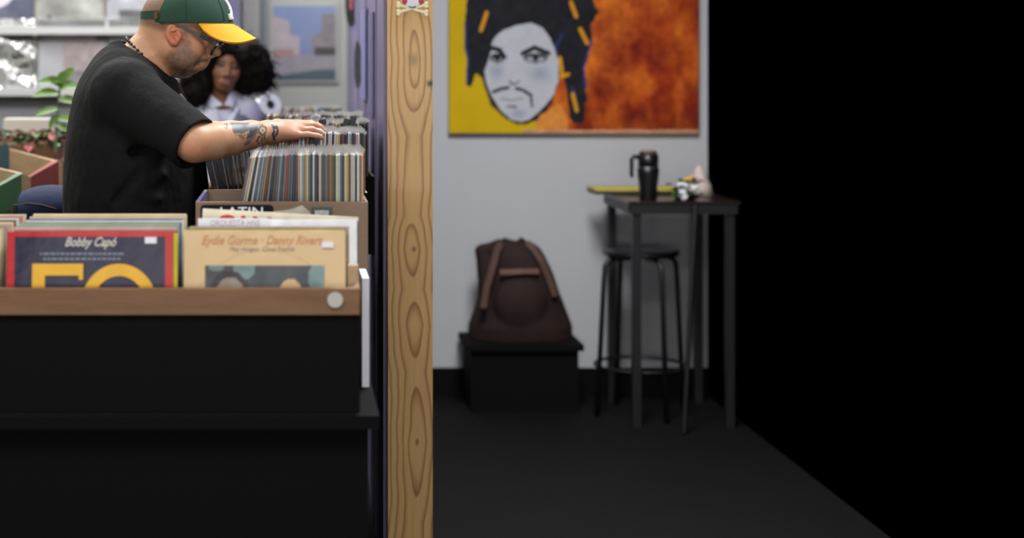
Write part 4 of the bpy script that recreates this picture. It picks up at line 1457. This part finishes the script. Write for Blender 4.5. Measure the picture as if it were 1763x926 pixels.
for sg in (-1, 1):
    s.add(cone(H(353, 108.5, 0), H(343.5, 111.5, sg * .022), .0048, .0028), .005)
    s.add(cone(H(346.5, 116.0, 0), H(340.5, 115.0, sg * .021), .0050, .0028), .005)
    s.cut(cone(H(356, 112.3, 0), H(341.5, 113.6, sg * .026), .0016, .0012), .0015)
    s.cut(ell(H(363, 73, sg * .032), (.013, .016, .011), RF), .008)
    s.add(ell(H(355.5, 74, sg * .031), (.0125, .0135, .0118)), .003)
    s.add(ell(H(359.0, 71.5, sg * .031), (.0090, .014, .0065), RF), .004)
    # ear: helix, lobe and the hollow
    Re = np.array(Euler((0, math.radians(-12), sg * math.radians(-14))).to_matrix())
    s.add(ell(H(302, 59.5, sg * .079), (.0205, .0085, .0255), Re), .006)
    s.add(ell(H(303.5, 73, sg * .080), (.0105, .0070, .0105), Re), .006)
    s.cut(ell(H(304.5, 57, sg * .0915), (.0130, .0120, .0165), Re), .003)
    s.cut(ell(H(308, 64, sg * .0900), (.0080, .0125, .0100), Re), .003)
    s.add(ell(H(303, 54, sg * .0825), (.0070, .0045, .0030), Re), .003)
    s.add(ell(H(313.5, 64, sg * .0785), (.0045, .0050, .0070), Re), .003)
# right arm with the tattoo
E = P(334, 245, 3.90)
s.add(cone(P(222, 163, 4.03), E, .055, .041), .02)
s.add(ell(P(333, 248, 3.895), (.038, .036, .034)), .02)
fore = [(P(336, 245, 3.90), .038), (P(368, 242, 3.93), .0395), (P(400, 237.5, 3.97), .0350), (P(432, 232, 4.01), .0290), (P(462, 227.5, 4.055), .0230), (P(480, 225.5, 4.075), .0215)]
for (a, ra), (b, rb) in zip(fore[:-1], fore[1:]):
    s.add(cone(a, b, ra, rb), .030)
# right hand, palm down, little finger nearest the camera
wr = P(474, 226, 4.07)
for k0, k1, r0, r1 in ((P(478, 218, 4.085), P(522, 215, 4.170), .016, .012), (P(478, 221, 4.08), P(522, 217, 4.145), .017, .0125), (P(478, 226, 4.07), P(517, 224, 4.115), .018, .0125), (P(478, 232, 4.06), P(508, 232.5, 4.085), .017, .0125)):
    s.add(cone(k0, k1, r0, r1), .016)
for pts, rs in (([P(522, 214, 4.170), P(536, 212.5, 4.195), P(547, 217, 4.21), P(553, 223, 4.215)], (.0105, .0090, .0082, .0070)),
                ([P(522, 216, 4.145), P(539, 215, 4.165), P(551, 219, 4.175), P(557, 225, 4.178)], (.0108, .0092, .0084, .0070)),
                ([P(517, 224, 4.115), P(537, 223, 4.125), P(550, 227, 4.13), P(557, 231, 4.13)], (.0105, .0088, .0080, .0068)),
                ([P(508, 232.5, 4.085), P(530, 231.5, 4.09), P(546, 234, 4.092), P(560, 238.5, 4.095)], (.0102, .0080, .0072, .0060))):
    for (a, b), (ra, rb) in zip(zip(pts[:-1], pts[1:]), zip(rs[:-1], rs[1:])):
        s.add(cone(a, b, ra, rb), .0035)
for a, b, ra, rb in ((P(484, 228, 4.12), P(496, 238, 4.16), .017, .012), (P(496, 238, 4.16), P(510, 246, 4.175), .012, .010), (P(510, 246, 4.175), P(522, 252, 4.18), .0098, .0080)):
    s.add(cone(a, b, ra, rb), .006)
# left arm hanging behind the bins
s.add(cone(H(222, 160, .185), P(255, 262, 4.43), .052, .040), .02)
s.add(cone(P(255, 262, 4.43), P(322, 300, 4.40), .040, .026), .012)
hand(s, P(322, 300, 4.40), (.80, -.10, -.58), (.58, 0, .80), (0, -1, 0), .85)


def to_px(V):
    d = V[:, 1]
    return CX + V[:, 0] * F / d, CY - (V[:, 2] - CAM_Z) * F / d


def man_skin(V):
    x, y = to_px(V)
    # head positions measured in the head's own plane
    hx, hy = CX + V[:, 0] / KM, CY - (V[:, 2] - CAM_Z) / KM
    n = vnoise(V[:, 0] * 1.0 + 3 * V[:, 1], V[:, 2] * 1.0, 7, 60, 3)
    c = np.empty((len(V), 3))
    c[:] = (192, 146, 114)
    c += 12 * (n[:, None] - .5)
    head = (V[:, 2] > 1.35) & (hx > 225)
    near = V[:, 1] < 4.2
    # warm ear and cheeks
    e = np.exp(-(((hx - 303) / 17) ** 2 + ((hy - 62) / 20) ** 2)) * (np.abs(V[:, 1] - DM) > .066)
    c = c + (e * head)[:, None] * np.array([6, -28, -26.0])
    e = np.exp(-(((hx - 342) / 14) ** 2 + ((hy - 80) / 14) ** 2))
    c = c + (e * head)[:, None] * np.array([0, -14, -10.0])
    # cropped hair below the cap
    hairm = np.clip((54 - hy + .25 * (hx - 270)) / 9, 0, 1) * np.clip((296 - hx) / 10, 0, 1) * head
    c = c * (1 - .34 * hairm[:, None])
    side = np.clip(1 - np.hypot((hx - 322) / 9, (hy - 56) / 12), 0, 1) * head
    c = c * (1 - .35 * side[:, None])
    # beard stubble
    b = inpoly(hx + 3 * (n - .5), hy + 3 * (n - .5), [(318, 66), (330, 72), (332, 84), (338, 96), (352, 101), (360, 104), (352, 107), (338, 110), (336, 116), (342, 121), (334, 128), (316, 133), (300, 130), (288, 108), (296, 92), (310, 84)])
    bp_ = [(322, 70), (330, 76), (332, 86), (338, 97), (352, 101), (360, 104), (352, 107), (338, 110), (336, 116), (342, 121), (334, 128), (316, 133), (300, 130), (288, 108), (298, 92), (312, 84)]
    ed = np.full(len(V), 1e9)
    for (ax_, ay_), (bx_, by_) in zip(bp_, bp_[1:] + bp_[:1]):
        vx, vy = bx_ - ax_, by_ - ay_
        tt = np.clip(((hx - ax_) * vx + (hy - ay_) * vy) / (vx * vx + vy * vy), 0, 1)
        ed = np.minimum(ed, np.hypot(hx - ax_ - tt * vx, hy - ay_ - tt * vy))
    d1 = np.clip(.5 + np.where(b, ed, -ed) / 14 + .5 * (n - .5), 0, 1) * head
    n5 = vnoise(V[:, 0] + V[:, 1], V[:, 2], 17, 220, 2)
    c = c * (1 - d1[:, None] * np.array([.33, .30, .27]) * (0.6 + .8 * n5[:, None]))
    gm_ = inpoly(hx, hy, [(318, 118), (330, 121), (342, 121), (334, 129), (318, 132), (309, 128)]) & head
    c[gm_] *= np.array([.72, .74, .78])
    mu = stroke(hx, hy, [(356, 104), (346, 105), (337, 111)], 2.4) & head
    c[mu] *= .72
    # lips
    lp = inpoly(hx, hy, [(357, 107), (352, 106), (342, 111), (337, 113), (341, 118), (349, 121), (354, 117)]) & head & (np.abs(V[:, 1] - DM) < .024)
    c[lp] = np.array([176, 112, 102])
    # brow
    br = stroke(hx, hy, [(352, 57), (362, 58), (370, 62)], 2.6) & head & (np.abs(np.abs(V[:, 1] - DM) - .028) < .02)
    c[br] = (86, 66, 56)
    # forearm, redder elbow and knuckles
    arm = (V[:, 0] > -.28) & (V[:, 2] < 1.30) & (V[:, 1] < 4.3)
    e = np.exp(-(((x - 333) / 18) ** 2 + ((y - 256) / 14) ** 2)) * arm
    c = c + e[:, None] * np.array([2, -15, -13.0])
    hnd = arm & (x > 476)
    c[hnd] = c[hnd] + np.array([2, -4, 2.0])
    for kx, ky in ((521, 213), (521, 216), (517, 222), (509, 230)):
        e = np.exp(-(((x - kx) / 5) ** 2 + ((y - ky) / 4) ** 2)) * hnd
        c = c + e[:, None] * np.array([0, -9, -6.0])
    for kx, ky in ((556, 225), (557, 231), (559.5, 237.5), (552.5, 222)):
        m = hnd & (np.hypot(x - kx, (y - ky) * 1.2) < 2.6)
        c[m] = (224, 178, 168)
    # tattoo in faded ink
    ink, ink2 = np.array([86, 84, 88.0]), np.array([66, 66, 74.0])
    T = arm & near
    nn = vnoise(x, y, 9, .22, 3)
    m = T & inpoly(x, y, [(396, 211), (429, 211), (429, 226), (417, 233), (406, 232), (401, 226)])
    c[m] = ink + 14 * (nn[m][:, None] - .5)
    m = T & stroke(x, y, [(402, 230), (417, 231.5), (428, 226)], 1.0)
    c[m] = (172, 150, 96)
    m = T & inpoly(x, y, [(404, 232), (418, 233), (429, 227), (430, 213), (452, 213), (459, 219), (457, 231), (448, 238), (441, 236), (434, 241), (428, 249), (420, 251), (421, 246), (426, 240), (415, 239)]) & (nn > .36)
    c[m] = (ink2 * .55 + c[m] * .45 + 30 * (nn[m][:, None] - .5))
    m = T & inpoly(x, y, [(429, 214), (444, 214), (443, 226), (434, 236), (424, 238), (429, 228)]) & (nn > .30)
    c[m] = ink2 + 46 * (nn[m][:, None] - .5)
    m = T & (np.hypot(x - 452, y - 224) < 6.5)
    c[m] = np.array([186, 166, 134])
    m = T & (np.abs(np.hypot(x - 452, y - 224) - 6.3) < 1.0)
    c[m] = ink2
    m = T & (np.hypot(x - 452, y - 224) < 2)
    c[m] = (120, 126, 118)
    for p, w in (([(385, 214), (392, 213), (390, 221), (386, 219)], .9), ([(446, 236), (442, 243), (446, 247)], 1.2), ([(452, 236), (450, 244)], 1.0), ([(456, 232), (455, 240)], 1.3),
                 ([(462, 213), (470, 215), (476, 220)], 1.2), ([(470, 217), (473, 224), (470, 232), (472, 240)], 2.2), ([(477, 221), (478, 227), (475, 233)], 2.0), ([(470, 216), (478, 219)], 1.4)):
        m = T & stroke(x, y, p, w)
        c[m] = ink2
    c[T & (np.hypot(x - 475, y - 224) < 1.6)] = (176, 160, 150)
    return np.clip(c, 8, 250)


sdf_part('body', s, M_SKIN, man, man_skin)

# t-shirt: loose cotton over the core, open neck, sleeves hanging over the elbows
s = SDF([-0.66, 3.80, 0.80], [-0.14, 4.58, 1.50], 0.004)
prof = [(475, 116, 350, .205), (430, 112, 356, .21), (367, 109, 360, .215), (330, 109, 360, .218), (290, 111, 356, .222), (240, 114, 347, .225), (200, 120, 335, .215), (170, 126, 321, .20), (150, 132, 311, .185), (128, 142, 300, .165), (105, 158, 287, .125), (90, 172, 268, .085), (78, 188, 240, .05)]
s.add(loft([(H(0, py)[2], H(a, 0)[0], H(b, 0)[0], w) for py, a, b, w in prof], DM), .02)
for sg in (-1, 1):
    s.add(cone(H(212, 118, sg * .06), H(222, 158, sg * .155), .062, .080), .04)
s.add(cone(P(222, 168, 4.03), P(332, 245, 3.905), .083, .068), .03)
s.add(cone(H(222, 164, .18), P(262, 262, 4.42), .083, .070), .03)
# cloth folds from the armpit and over the back
for a, b, r in ((P(262, 262, 4.0), P(200, 300, 4.02), .012), (P(255, 240, 3.985), P(190, 262, 4.0), .010), (P(205, 320, 4.0), P(270, 342, 4.0), .010), (P(165, 262, 4.02), P(140, 350, 4.05), .006),
                (P(190, 345, 4.0), P(280, 300, 4.0), .010), (P(252, 138, 4.03), P(208, 120, 4.08), .008), (P(265, 150, 4.0), P(232, 142, 4.0), .008)):
    s.add(cone(a, b, r, r * .5), .02)
s.cut(cone(P(286, 268, 3.93), P(228, 262, 4.0), .016, .010), .03)
s.cut(cone(P(250, 285, 3.97), P(200, 345, 3.985), .006, .006), .02)
# square hem of the near sleeve and its hollow
ax = P(332, 245, 3.905) - P(222, 168, 4.03)
ax /= np.linalg.norm(ax)
h0 = P(332, 243, 3.905) + ax * .012


def beyond(p, n, inside):
    fn0, lo, hi = inside
    def fn(x, y, z):
        return np.maximum(-((x - p[0]) * n[0] + (y - p[1]) * n[1] + (z - p[2]) * n[2]), fn0(x, y, z))
    return fn, lo, hi


s.cut(beyond(h0, ax, ell(P(350, 258, 3.89), (.13, .085, .12))), .003)
s.cut(cone(P(272, 202, 3.97), h0 + ax * .03, .035, .0635), .004)
# neckline
p0, p1 = H(192, 79), H(286, 127)
nv = np.array([-(p1 - p0)[2], 0, (p1 - p0)[0]])
nv /= np.linalg.norm(nv)
s.cut(beyond(p0, nv, cone(H(300, 60), H(215, 128), .105, .085)), .004)
s.cut(cone(H(272, 72), H(238, 112), .063, .069), .004)
sdf_part('t_shirt', s, M_SHIRT, man)
# ribbed collar following the neck opening
ringp = []
for w in np.linspace(0, 2 * math.pi, 41):
    cc = (p0 + p1) / 2
    e1 = (p1 - p0) / 2
    ringp.append(cc + e1 * .98 * math.cos(w) + np.array([0, .074 * math.sin(w), 0]) - nv * .004)
part('collar', MB().tube(ringp, .0075, 8), M_SHIRT, man, smooth=True)
part('chest_print', MB().hexa([P(309, 162, 4.14), P(321, 178, 4.14), P(321, 178, 4.30), P(309, 162, 4.30), P(312, 160, 4.14), P(324, 177, 4.14), P(324, 177, 4.30), P(312, 160, 4.30)]), mat('chest_print', S(150, 134, 112), 0.8, noise=(70, 0.4)), man)
# trousers and shoes (behind the bins)
s = SDF([-0.66, 3.95, 0.03], [-0.14, 4.45, 0.95], .010)
s.add(loft([(.93, H(125, 0)[0], H(340, 0)[0], .17), (.84, H(128, 0)[0], H(330, 0)[0], .17)], DM), .03)
for sg in (-1, 1):
    s.add(cone((-.39, DM + sg * .09, .86), (-.38, DM + sg * .10, .48), .092, .064), .03)
    s.add(cone((-.38, DM + sg * .10, .48), (-.40, DM + sg * .105, .07), .064, .05), .02)
sdf_part('trousers', s, M_DENIM, man)
for sg in (-1, 1):
    s = SDF([-.52, DM + sg * .105 - .08, 0.0], [-.18, DM + sg * .105 + .08, .12], .006)
    s.add(cone((-.42, DM + sg * .105, .045), (-.26, DM + sg * .11, .032), .042, .032), .02)
    s.add(cone((-.40, DM + sg * .105, .05), (-.40, DM + sg * .105, .10), .045, .045), .02)
    sdf_part('shoe', s, M_BLACKP, man)

# cap
cap = thing('baseball_cap', 'dark green baseball cap with yellow visor on the bending man', 'cap', H(326, 38))
zc = H(0, 41)[2]
s = SDF(H(235, 60) - [0, .13, 0], H(415, -60) + [0, .13, 0], .003)
cc = H(324, 41)
s.add(ell(cc, (.1145, .0905, .104)), .01)
s.cut(ell(cc, (.1095, .0855, .099)), .002)
s.cut(cone(cc - [.2, 0, .2], cc + [.2, 0, -.2], .2, .2), .001)
fnb = (lambda x, y, z: z - zc + 0 * x + 0 * y, H(235, 60) - [0, .13, 0], H(415, 40) + [0, .13, 0])
s.cut(fnb, .001)
s.cut(ell(H(246, 16), (.034, .052, .036)), .003)
sdf_part('crown', s, M_GREEN, cap)
# stitched panel seams
for w in (35, 90, 145, -35, -90, -145):
    a = math.radians(w)
    pts = [cc + [.1152 * math.cos(a) * math.cos(e), .0912 * math.sin(a) * math.cos(e), .1046 * math.sin(e)] for e in np.linspace(.06, 1.5, 12)]
    part('seam', MB().tube(pts, .0011, 5), mat('seam_green', S(18, 48, 36), 0.9), cap)
part('button', MB().ball(cc + [0, 0, .105], (.008, .008, .004)), M_GREEN, cap)
pts = [cc + [.1140 * math.cos(a), .0905 * math.sin(a), .001] for a in np.linspace(-2.2, 2.2, 40)]
part('sweatband_edge', MB().tube(pts, .0022, 6), mat('seam_green', S(18, 48, 36), 0.9), cap)
# visor: curved plate, drooping at both sides
def visor(u, v, off):
    ph = (u - .5) * 2 * math.radians(74)
    ln = .074 * max(0.0, math.cos(ph * 1.19)) ** .40
    p = cc + np.array([.1135 * math.cos(ph), .0900 * math.sin(ph), -.001])
    q = p + v * ln * np.array([.80, .20 * math.sin(ph), -.50])
    q[2] -= 5.6 * v * (p[1] - DM) ** 2 * (ln / .074)
    return q + off * np.array([.55, 0, .83])
mb = MB()
nu, nv_ = 40, 12
mb.grid(lambda u, v: visor(u, v, .0016), nu, nv_)
k0 = len(mb.v)
mb.grid(lambda u, v: visor(u, v, -.0016), nu, nv_)
mb.f = [q if max(q) < k0 else tuple(reversed(q)) for q in mb.f]
N1 = nu + 1
for i in range(nu):
    a = nv_ * N1 + i
    mb.f.append((a + 1, a, k0 + a, k0 + a + 1))
part('visor', mb, M_YELLOW, cap, smooth=True)
# back strap with brass buckle
for nm, a0, a1, m in (('strap', 126, 234, M_GREEN), ):
    ring = [math.radians(w) for w in np.linspace(a0, a1, 30)]
    mb = MB()
    for w in ring:
        for k in (.1155, .1180):
            for z in (.012, .031):
                mb.v.append(tuple(cc + [(k + .004) * math.cos(w), (k - .0235) * math.sin(w), z]))
    for i in range(len(ring) - 1):
        a, b = 4 * i, 4 * i + 4
        mb.f += [(a + 2, a + 3, b + 3, b + 2), (a, b, b + 1, a + 1), (a + 1, b + 1, b + 3, a + 3), (a, a + 2, b + 2, b)]
    part(nm, mb, m, cap)
w = math.radians(231)
c = cc + np.array([.1205 * math.cos(w), .0955 * math.sin(w), .0215])
part('buckle', MB().box(c, (.012, .003, .022), Euler((0, 0, math.radians(-33)))), M_BRASS, cap)
# white embroidered letters on the front panels
def oncap(a, z):
    a = a + math.radians(15)
    e = math.asin(max(-1, min(1, z / .104)))
    k = 1.012
    return cc + k * np.array([.1145 * math.cos(e) * math.cos(a), .0905 * math.cos(e) * math.sin(a), .104 * math.sin(e)])
M_EMB = mat('white_thread', S(232, 232, 238), 0.8)
def emb(pts, r):
    q = []
    for (a0, z0), (a1, z1) in zip(pts[:-1], pts[1:]):
        q += [oncap(a0 + (a1 - a0) * t, z0 + (z1 - z0) * t) for t in np.linspace(0, 1, 7)[:-1]]
    q.append(oncap(*pts[-1]))
    return MB().tube(q, r, 6)
D_ = math.radians
# as seen from the front the letter reads from the wearer's right (towards the camera) to his left
mbA = emb([(D_(-36), .016), (D_(-30), .016), (D_(-10), .068)], .0042)
for q in ([(D_(-10), .068), (D_(8), .016), (D_(14), .018)], [(D_(-27), .036), (D_(2), .036)], [(D_(-36), .024), (D_(-36), .012), (D_(-24), .014)], [(D_(0), .012), (D_(16), .014)]):
    e = emb(q, .0038)
    mbA.add(e.v, e.f)
part('letter_a', mbA, M_EMB, cap, smooth=True)
part('apostrophe', emb([(D_(13), .060), (D_(15), .050)], .0036), M_EMB, cap, smooth=True)
part('letter_s', emb([(D_(30), .046), (D_(22), .048), (D_(20), .038), (D_(30), .030), (D_(28), .018), (D_(19), .020)], .0032), M_EMB, cap, smooth=True)

# eyeglasses
gl_ = thing('eyeglasses', 'black framed eyeglasses worn by the man below the yellow visor', 'glasses', H(375, 84))
M_FRAME = mat('black_acetate', S(10, 10, 12), 0.35)
ug = np.array([.66, 0, .75])
ng = np.array([.75, 0, -.66])
for sg in (-1, 1):
    c = H(374.5, 84.5, sg * .034)
    ring = []
    for i in range(33):
        w = 2 * math.pi * i / 32
        ca, sa = math.cos(w), math.sin(w)
        rr = 1 / (abs(ca) ** 4 + abs(sa) ** 4) ** .25
        ring.append(c + np.array([0, sg * .026 * ca * rr, 0]) + ug * .0195 * sa * rr - ng * .004 * max(0, ca) ** 2)
    part('rim', MB().tube(ring, .0032, 8), M_FRAME, gl_, smooth=True)
    mb = MB()
    mb.v = [tuple(p) for p in ring[:-1]] + [tuple(p + ng * .0012) for p in ring[:-1]]
    mb.f = [tuple(range(32))[::-1], tuple(range(32, 64))]
    part('lens', mb, M_GLASS, gl_)
    hx = c + np.array([0, sg * .031, 0]) + ug * .010 - ng * .005
    e1, e2 = H(318, 47, sg * .0805), H(304, 47, sg * .0815)
    mid = (hx + e1) / 2 + np.array([0, sg * .003, 0])
    mb = MB()
    pts = [hx + ng * .003, hx * .75 + mid * .25, mid, mid * .4 + e1 * .6, e1, e2]
    hs = [.0062, .0056, .0050, .0036, .0026, .0022]
    for p, h in zip(pts, hs):
        for dy in (-.0016, .0016):
            for dz in (-1, 1):
                mb.v.append(tuple(p + [dz * h * .6, dy, dz * h * .8]))
    for i in range(len(pts) - 1):
        a, b = 4 * i, 4 * i + 4
        mb.f += [(a, a + 1, b + 1, b), (a + 2, b + 2, b + 3, a + 3), (a, b, b + 2, a + 2), (a + 1, a + 3, b + 3, b + 1)]
    mb.f += [(0, 2, 3, 1), (4 * len(pts) - 4, 4 * len(pts) - 3, 4 * len(pts) - 1, 4 * len(pts) - 2)]
    part('temple', mb, M_FRAME, gl_)
    part('hinge_stud', MB().ball(hx + np.array([0, sg * .004, 0]), (.0035, .0015, .0035)), mat('stud_silver', S(190, 190, 190), 0.3, metal=0.8), gl_)
part('bridge', MB().tube([H(374.5, 84.5, -.010) + ug * .006, H(374.5, 84.5) + ug * .010 + ng * .002, H(374.5, 84.5, .010) + ug * .006], .003, 8), M_FRAME, gl_, smooth=True)

# bead necklace
nk = thing('bead_necklace', 'dark bead necklace around the bent neck of the man', 'necklace', H(230, 84))
M_BEAD = mat('dark_bead', S(30, 24, 26), 0.3)
na, nb = H(272, 72), H(236, 116)
axn = (nb - na) / np.linalg.norm(nb - na)
cN = H(246, 100)
n2 = np.array([.62, 0, .78])          # plane of the loop: from the nape down to the chest
e1 = np.array([-.80, 0, .60])
beads = []
for i in range(44):
    w = 2 * math.pi * i / 44
    back = (H(213, 70) - H(243, 97))
    c = H(248, 93) + back * .55 * math.cos(w)
    bn = back / np.linalg.norm(back)
    dirv = math.cos(w) * bn + math.sin(w) * np.array([0, -1.0, 0])
    lo, hi = 0.0, .16
    for _ in range(24):
        m_ = (lo + hi) / 2
        p = c + dirv * m_
        tt = float(np.clip((p - na) @ (nb - na) / ((nb - na) @ (nb - na)), 0, 1))
        dd = np.linalg.norm(p - na - tt * (nb - na)) - (.055 + .009 * tt)
        if dd < .0085:
            lo = m_
        else:
            hi = m_
    beads.append(c + dirv * hi)
for p in beads:
    part('bead', MB().ball(p, .0040, 8, 6), M_BEAD, nk, smooth=True)
part('cord', MB().tube(beads + beads[:1], .0012, 5, cap=False), M_BEAD, nk)

# ------------------------------------------------------------------ the woman
DW = 6.5
Wp = lambda px, py, dy=0.0: P(px, py, DW) + np.array([0, dy, 0])
woman = thing('person', 'woman with big dark curly hair in a white shirt', 'person', (Wp(380, 0)[0], DW, 0))
s = SDF([-.55, 6.20, .70], [-.08, 6.80, 1.56], .005)
s.add(ell(Wp(394, 104, .01), (.070, .088, .092)), .02)
roll = np.array(Euler((0, math.radians(10), 0)).to_matrix())
s.add(ell(Wp(390, 122, -.035), (.053, .058, .080), roll), .02)
s.add(ell(Wp(385, 147, -.055), (.026, .026, .022)), .02)
s.add(cone(Wp(395, 116, -.090), Wp(393, 128, -.104), .0075, .0105), .008)
for sg in (-1, 1):
    s.add(ell(Wp(393 + sg * 6, 130, -.092), (.009, .008, .007)), .006)
    s.add(ell(Wp(391 + sg * 13, 126 + sg * 1.5, -.066), (.022, .022, .022)), .015)
    s.cut(ell(Wp(394 + sg * 12, 114 + sg * 1.5, -.092), (.015, .014, .010)), .008)
    s.add(ell(Wp(394 + sg * 12, 114.5 + sg * 1.5, -.074), (.012, .013, .010)), .004)
s.add(cone(Wp(381, 140, -.086), Wp(396, 142, -.086), .0075, .0075), .006)
s.add(cone(Wp(382, 144, -.085), Wp(393, 145.5, -.085), .0075, .0075), .006)
s.add(cone(Wp(384, 140, .01), Wp(378, 172, .03), .050, .055), .02)
s.add(loft([(Wp(0, 182)[2], Wp(345, 0)[0], Wp(415, 0)[0], .09), (Wp(0, 300)[2], Wp(338, 0)[0], Wp(420, 0)[0], .10), (.72, Wp(345, 0)[0], Wp(415, 0)[0], .11)], DW + .04), .03)
for sg, X in ((-1, -.385), (1, -.165)):
    e = np.array([X + sg * .02, DW + .02, 1.02])
    s.add(cone((X - sg * .01, DW + .04, 1.215), e, .042, .034), .03)
    s.add(cone(e, (X + sg * .03, DW - .06, .86), .034, .024), .01)
    hand(s, (X + sg * .03, DW - .06, .86), (0, -.25, -.97), (sg, 0, 0), (0, -1, .2), .80)


def woman_skin(V):
    x, y = CX + V[:, 0] * F / DW, CY - (V[:, 2] - CAM_Z) * F / DW
    n = vnoise(V[:, 0], V[:, 2], 3, 40, 3)
    c = np.empty((len(V), 3))
    c[:] = (150, 104, 76)
    c += 10 * (n[:, None] - .5)
    fr = V[:, 1] < DW - .03
    for sg in (-1, 1):
        ex, ey = 394 + sg * 12, 114.5 + sg * 1.5
        m = fr & (np.hypot((x - ex) / 7, (y - ey) / 3.2) < 1)
        c[m] = (52, 36, 30)
        m = fr & stroke(x, y, [(ex - 8, ey - 5 - sg * 1.2), (ex, ey - 8), (ex + 8, ey - 5 + sg * 1.2)], 1.7)
        c[m] = (56, 38, 30)
    m = fr & (np.hypot((x - 388) / 9, (y - 142.5) / 4.5) < 1)
    c[m] = (130, 80, 66)
    return np.clip(c, 8, 250)


sdf_part('body', s, M_SKIN, woman, woman_skin)
# hair: one thick mass of curls
s = SDF([-.52, 6.28, 1.16], [-.03, 6.80, 1.56], .006)
for c, r in ((Wp(392, 98, .075), (.115, .12, .105)), (Wp(437, 116, .02), (.068, .10, .092)), (Wp(446, 135, .02), (.050, .085, .060)), (Wp(418, 92, -.01), (.056, .09, .050)), (Wp(420, 142, .03), (.050, .07, .055)),
             (Wp(345, 118, .02), (.062, .10, .085)), (Wp(333, 152, .02), (.055, .08, .090)), (Wp(352, 140, -.03), (.036, .06, .08)), (Wp(378, 86, -.03), (.075, .075, .035)), (Wp(362, 98, -.045), (.030, .055, .05))):
    s.add(ell(c, np.array(r)), .03)
s.cut(ell(Wp(391, 124, -.13), (.043, .075, .078), roll), .01)
V, Q = s.mesh()
nn_ = vnoise(V[:, 0] + .7 * V[:, 1], V[:, 2] + .4 * V[:, 1], 13, 38, 3) - .5
ctr_ = Wp(390, 115, .04)
dirn = (V - ctr_) / np.linalg.norm(V - ctr_, axis=1)[:, None]
V2 = V + dirn * nn_[:, None] * .050
hair_cols = None
mb = MB()
mb.v, mb.f = V2, Q.tolist()
hp = part('hair', mb, M_HAIR, woman, smooth=True)
mb = MB()
pick = rng.choice(len(V2), 620, replace=False)
for i in pick:
    p, d = V2[i], dirn[i]
    if d[1] < -.45 and abs(p[0] - Wp(391, 0)[0]) < .07:
        continue
    a = np.cross(d, [0, .3, 1.0])
    a /= np.linalg.norm(a) + 1e-9
    b = np.cross(d, a)
    r, ph, L = rng.uniform(.004, .008), rng.uniform(0, 6.28), rng.uniform(.018, .042)
    pts = [p - d * .004 + d * L * q + r * (math.cos(ph + 9 * q) * a + math.sin(ph + 9 * q) * b) - np.array([0, 0, .012 * q * q]) for q in np.linspace(0, 1, 7)]
    mb.tube(pts, [.0016] * 6 + [.0006], 3, cap=False)
cu = part('curls', mb, M_HAIR, woman)
tag(cu, kind='stuff')
# white shirt with collar
s = SDF([-.56, 6.26, .70], [-.08, 6.78, 1.34], .006)
rows = [(Wp(0, py)[2], Wp(a, 0)[0], Wp(b, 0)[0], w) for py, a, b, w in ((420, 328, 430, .135), (300, 328, 430, .13), (230, 332, 428, .125), (200, 338, 420, .115), (182, 345, 412, .09), (170, 356, 402, .07), (160, 366, 394, .055))]
s.add(loft(rows, DW + .03), .02)
for sg, X in ((-1, -.395), (1, -.178)):
    s.add(cone(Wp(380 + sg * 15, 168, .03), (X, DW + .03, 1.245), .042, .056), .03)
    s.add(cone((X, DW + .035, 1.225), (X + sg * .022, DW + .02, 1.0), .054, .048), .02)
for a, b in ((Wp(418, 196, -.06), Wp(432, 206, -.03)), (Wp(410, 186, -.07), Wp(398, 215, -.09)), (Wp(372, 190, -.08), Wp(380, 225, -.10))):
    s.add(cone(a, b, .010, .006), .02)
s.cut(cone(Wp(384, 140, -.01), Wp(380, 178, -.02), .052, .050), .006)
sdf_part('shirt', s, M_SHIRTW, woman)
for q in ([Wp(362, 162, -.035), Wp(384, 180, -.085), Wp(366, 186, -.075), Wp(352, 172, -.02)], [Wp(398, 158, -.035), Wp(388, 180, -.085), Wp(402, 184, -.075), Wp(408, 166, -.02)]):
    q = [np.asarray(p) for p in q]
    part('collar', MB().hexa(q + [p + np.array([0, .004, .004]) for p in q]), M_SHIRTW, woman)
s = SDF([-.52, 6.3, .03], [-.10, 6.78, .85], .012)
for sg in (-1, 1):
    s.add(cone((-.275 + sg * .065, DW + .03, .80), (-.275 + sg * .07, DW + .03, .06), .09, .05), .03)
sdf_part('trousers', s, mat('dark_trousers', S(36, 36, 42), 0.85), woman)
for sg in (-1, 1):
    s = SDF([-.275 + sg * .07 - .07, 6.3, 0], [-.275 + sg * .07 + .07, 6.62, .1], .007)
    s.add(cone((-.275 + sg * .07, DW + .04, .04), (-.275 + sg * .07, DW - .10, .03), .04, .03), .02)
    sdf_part('shoe', s, M_BLACKP, woman)
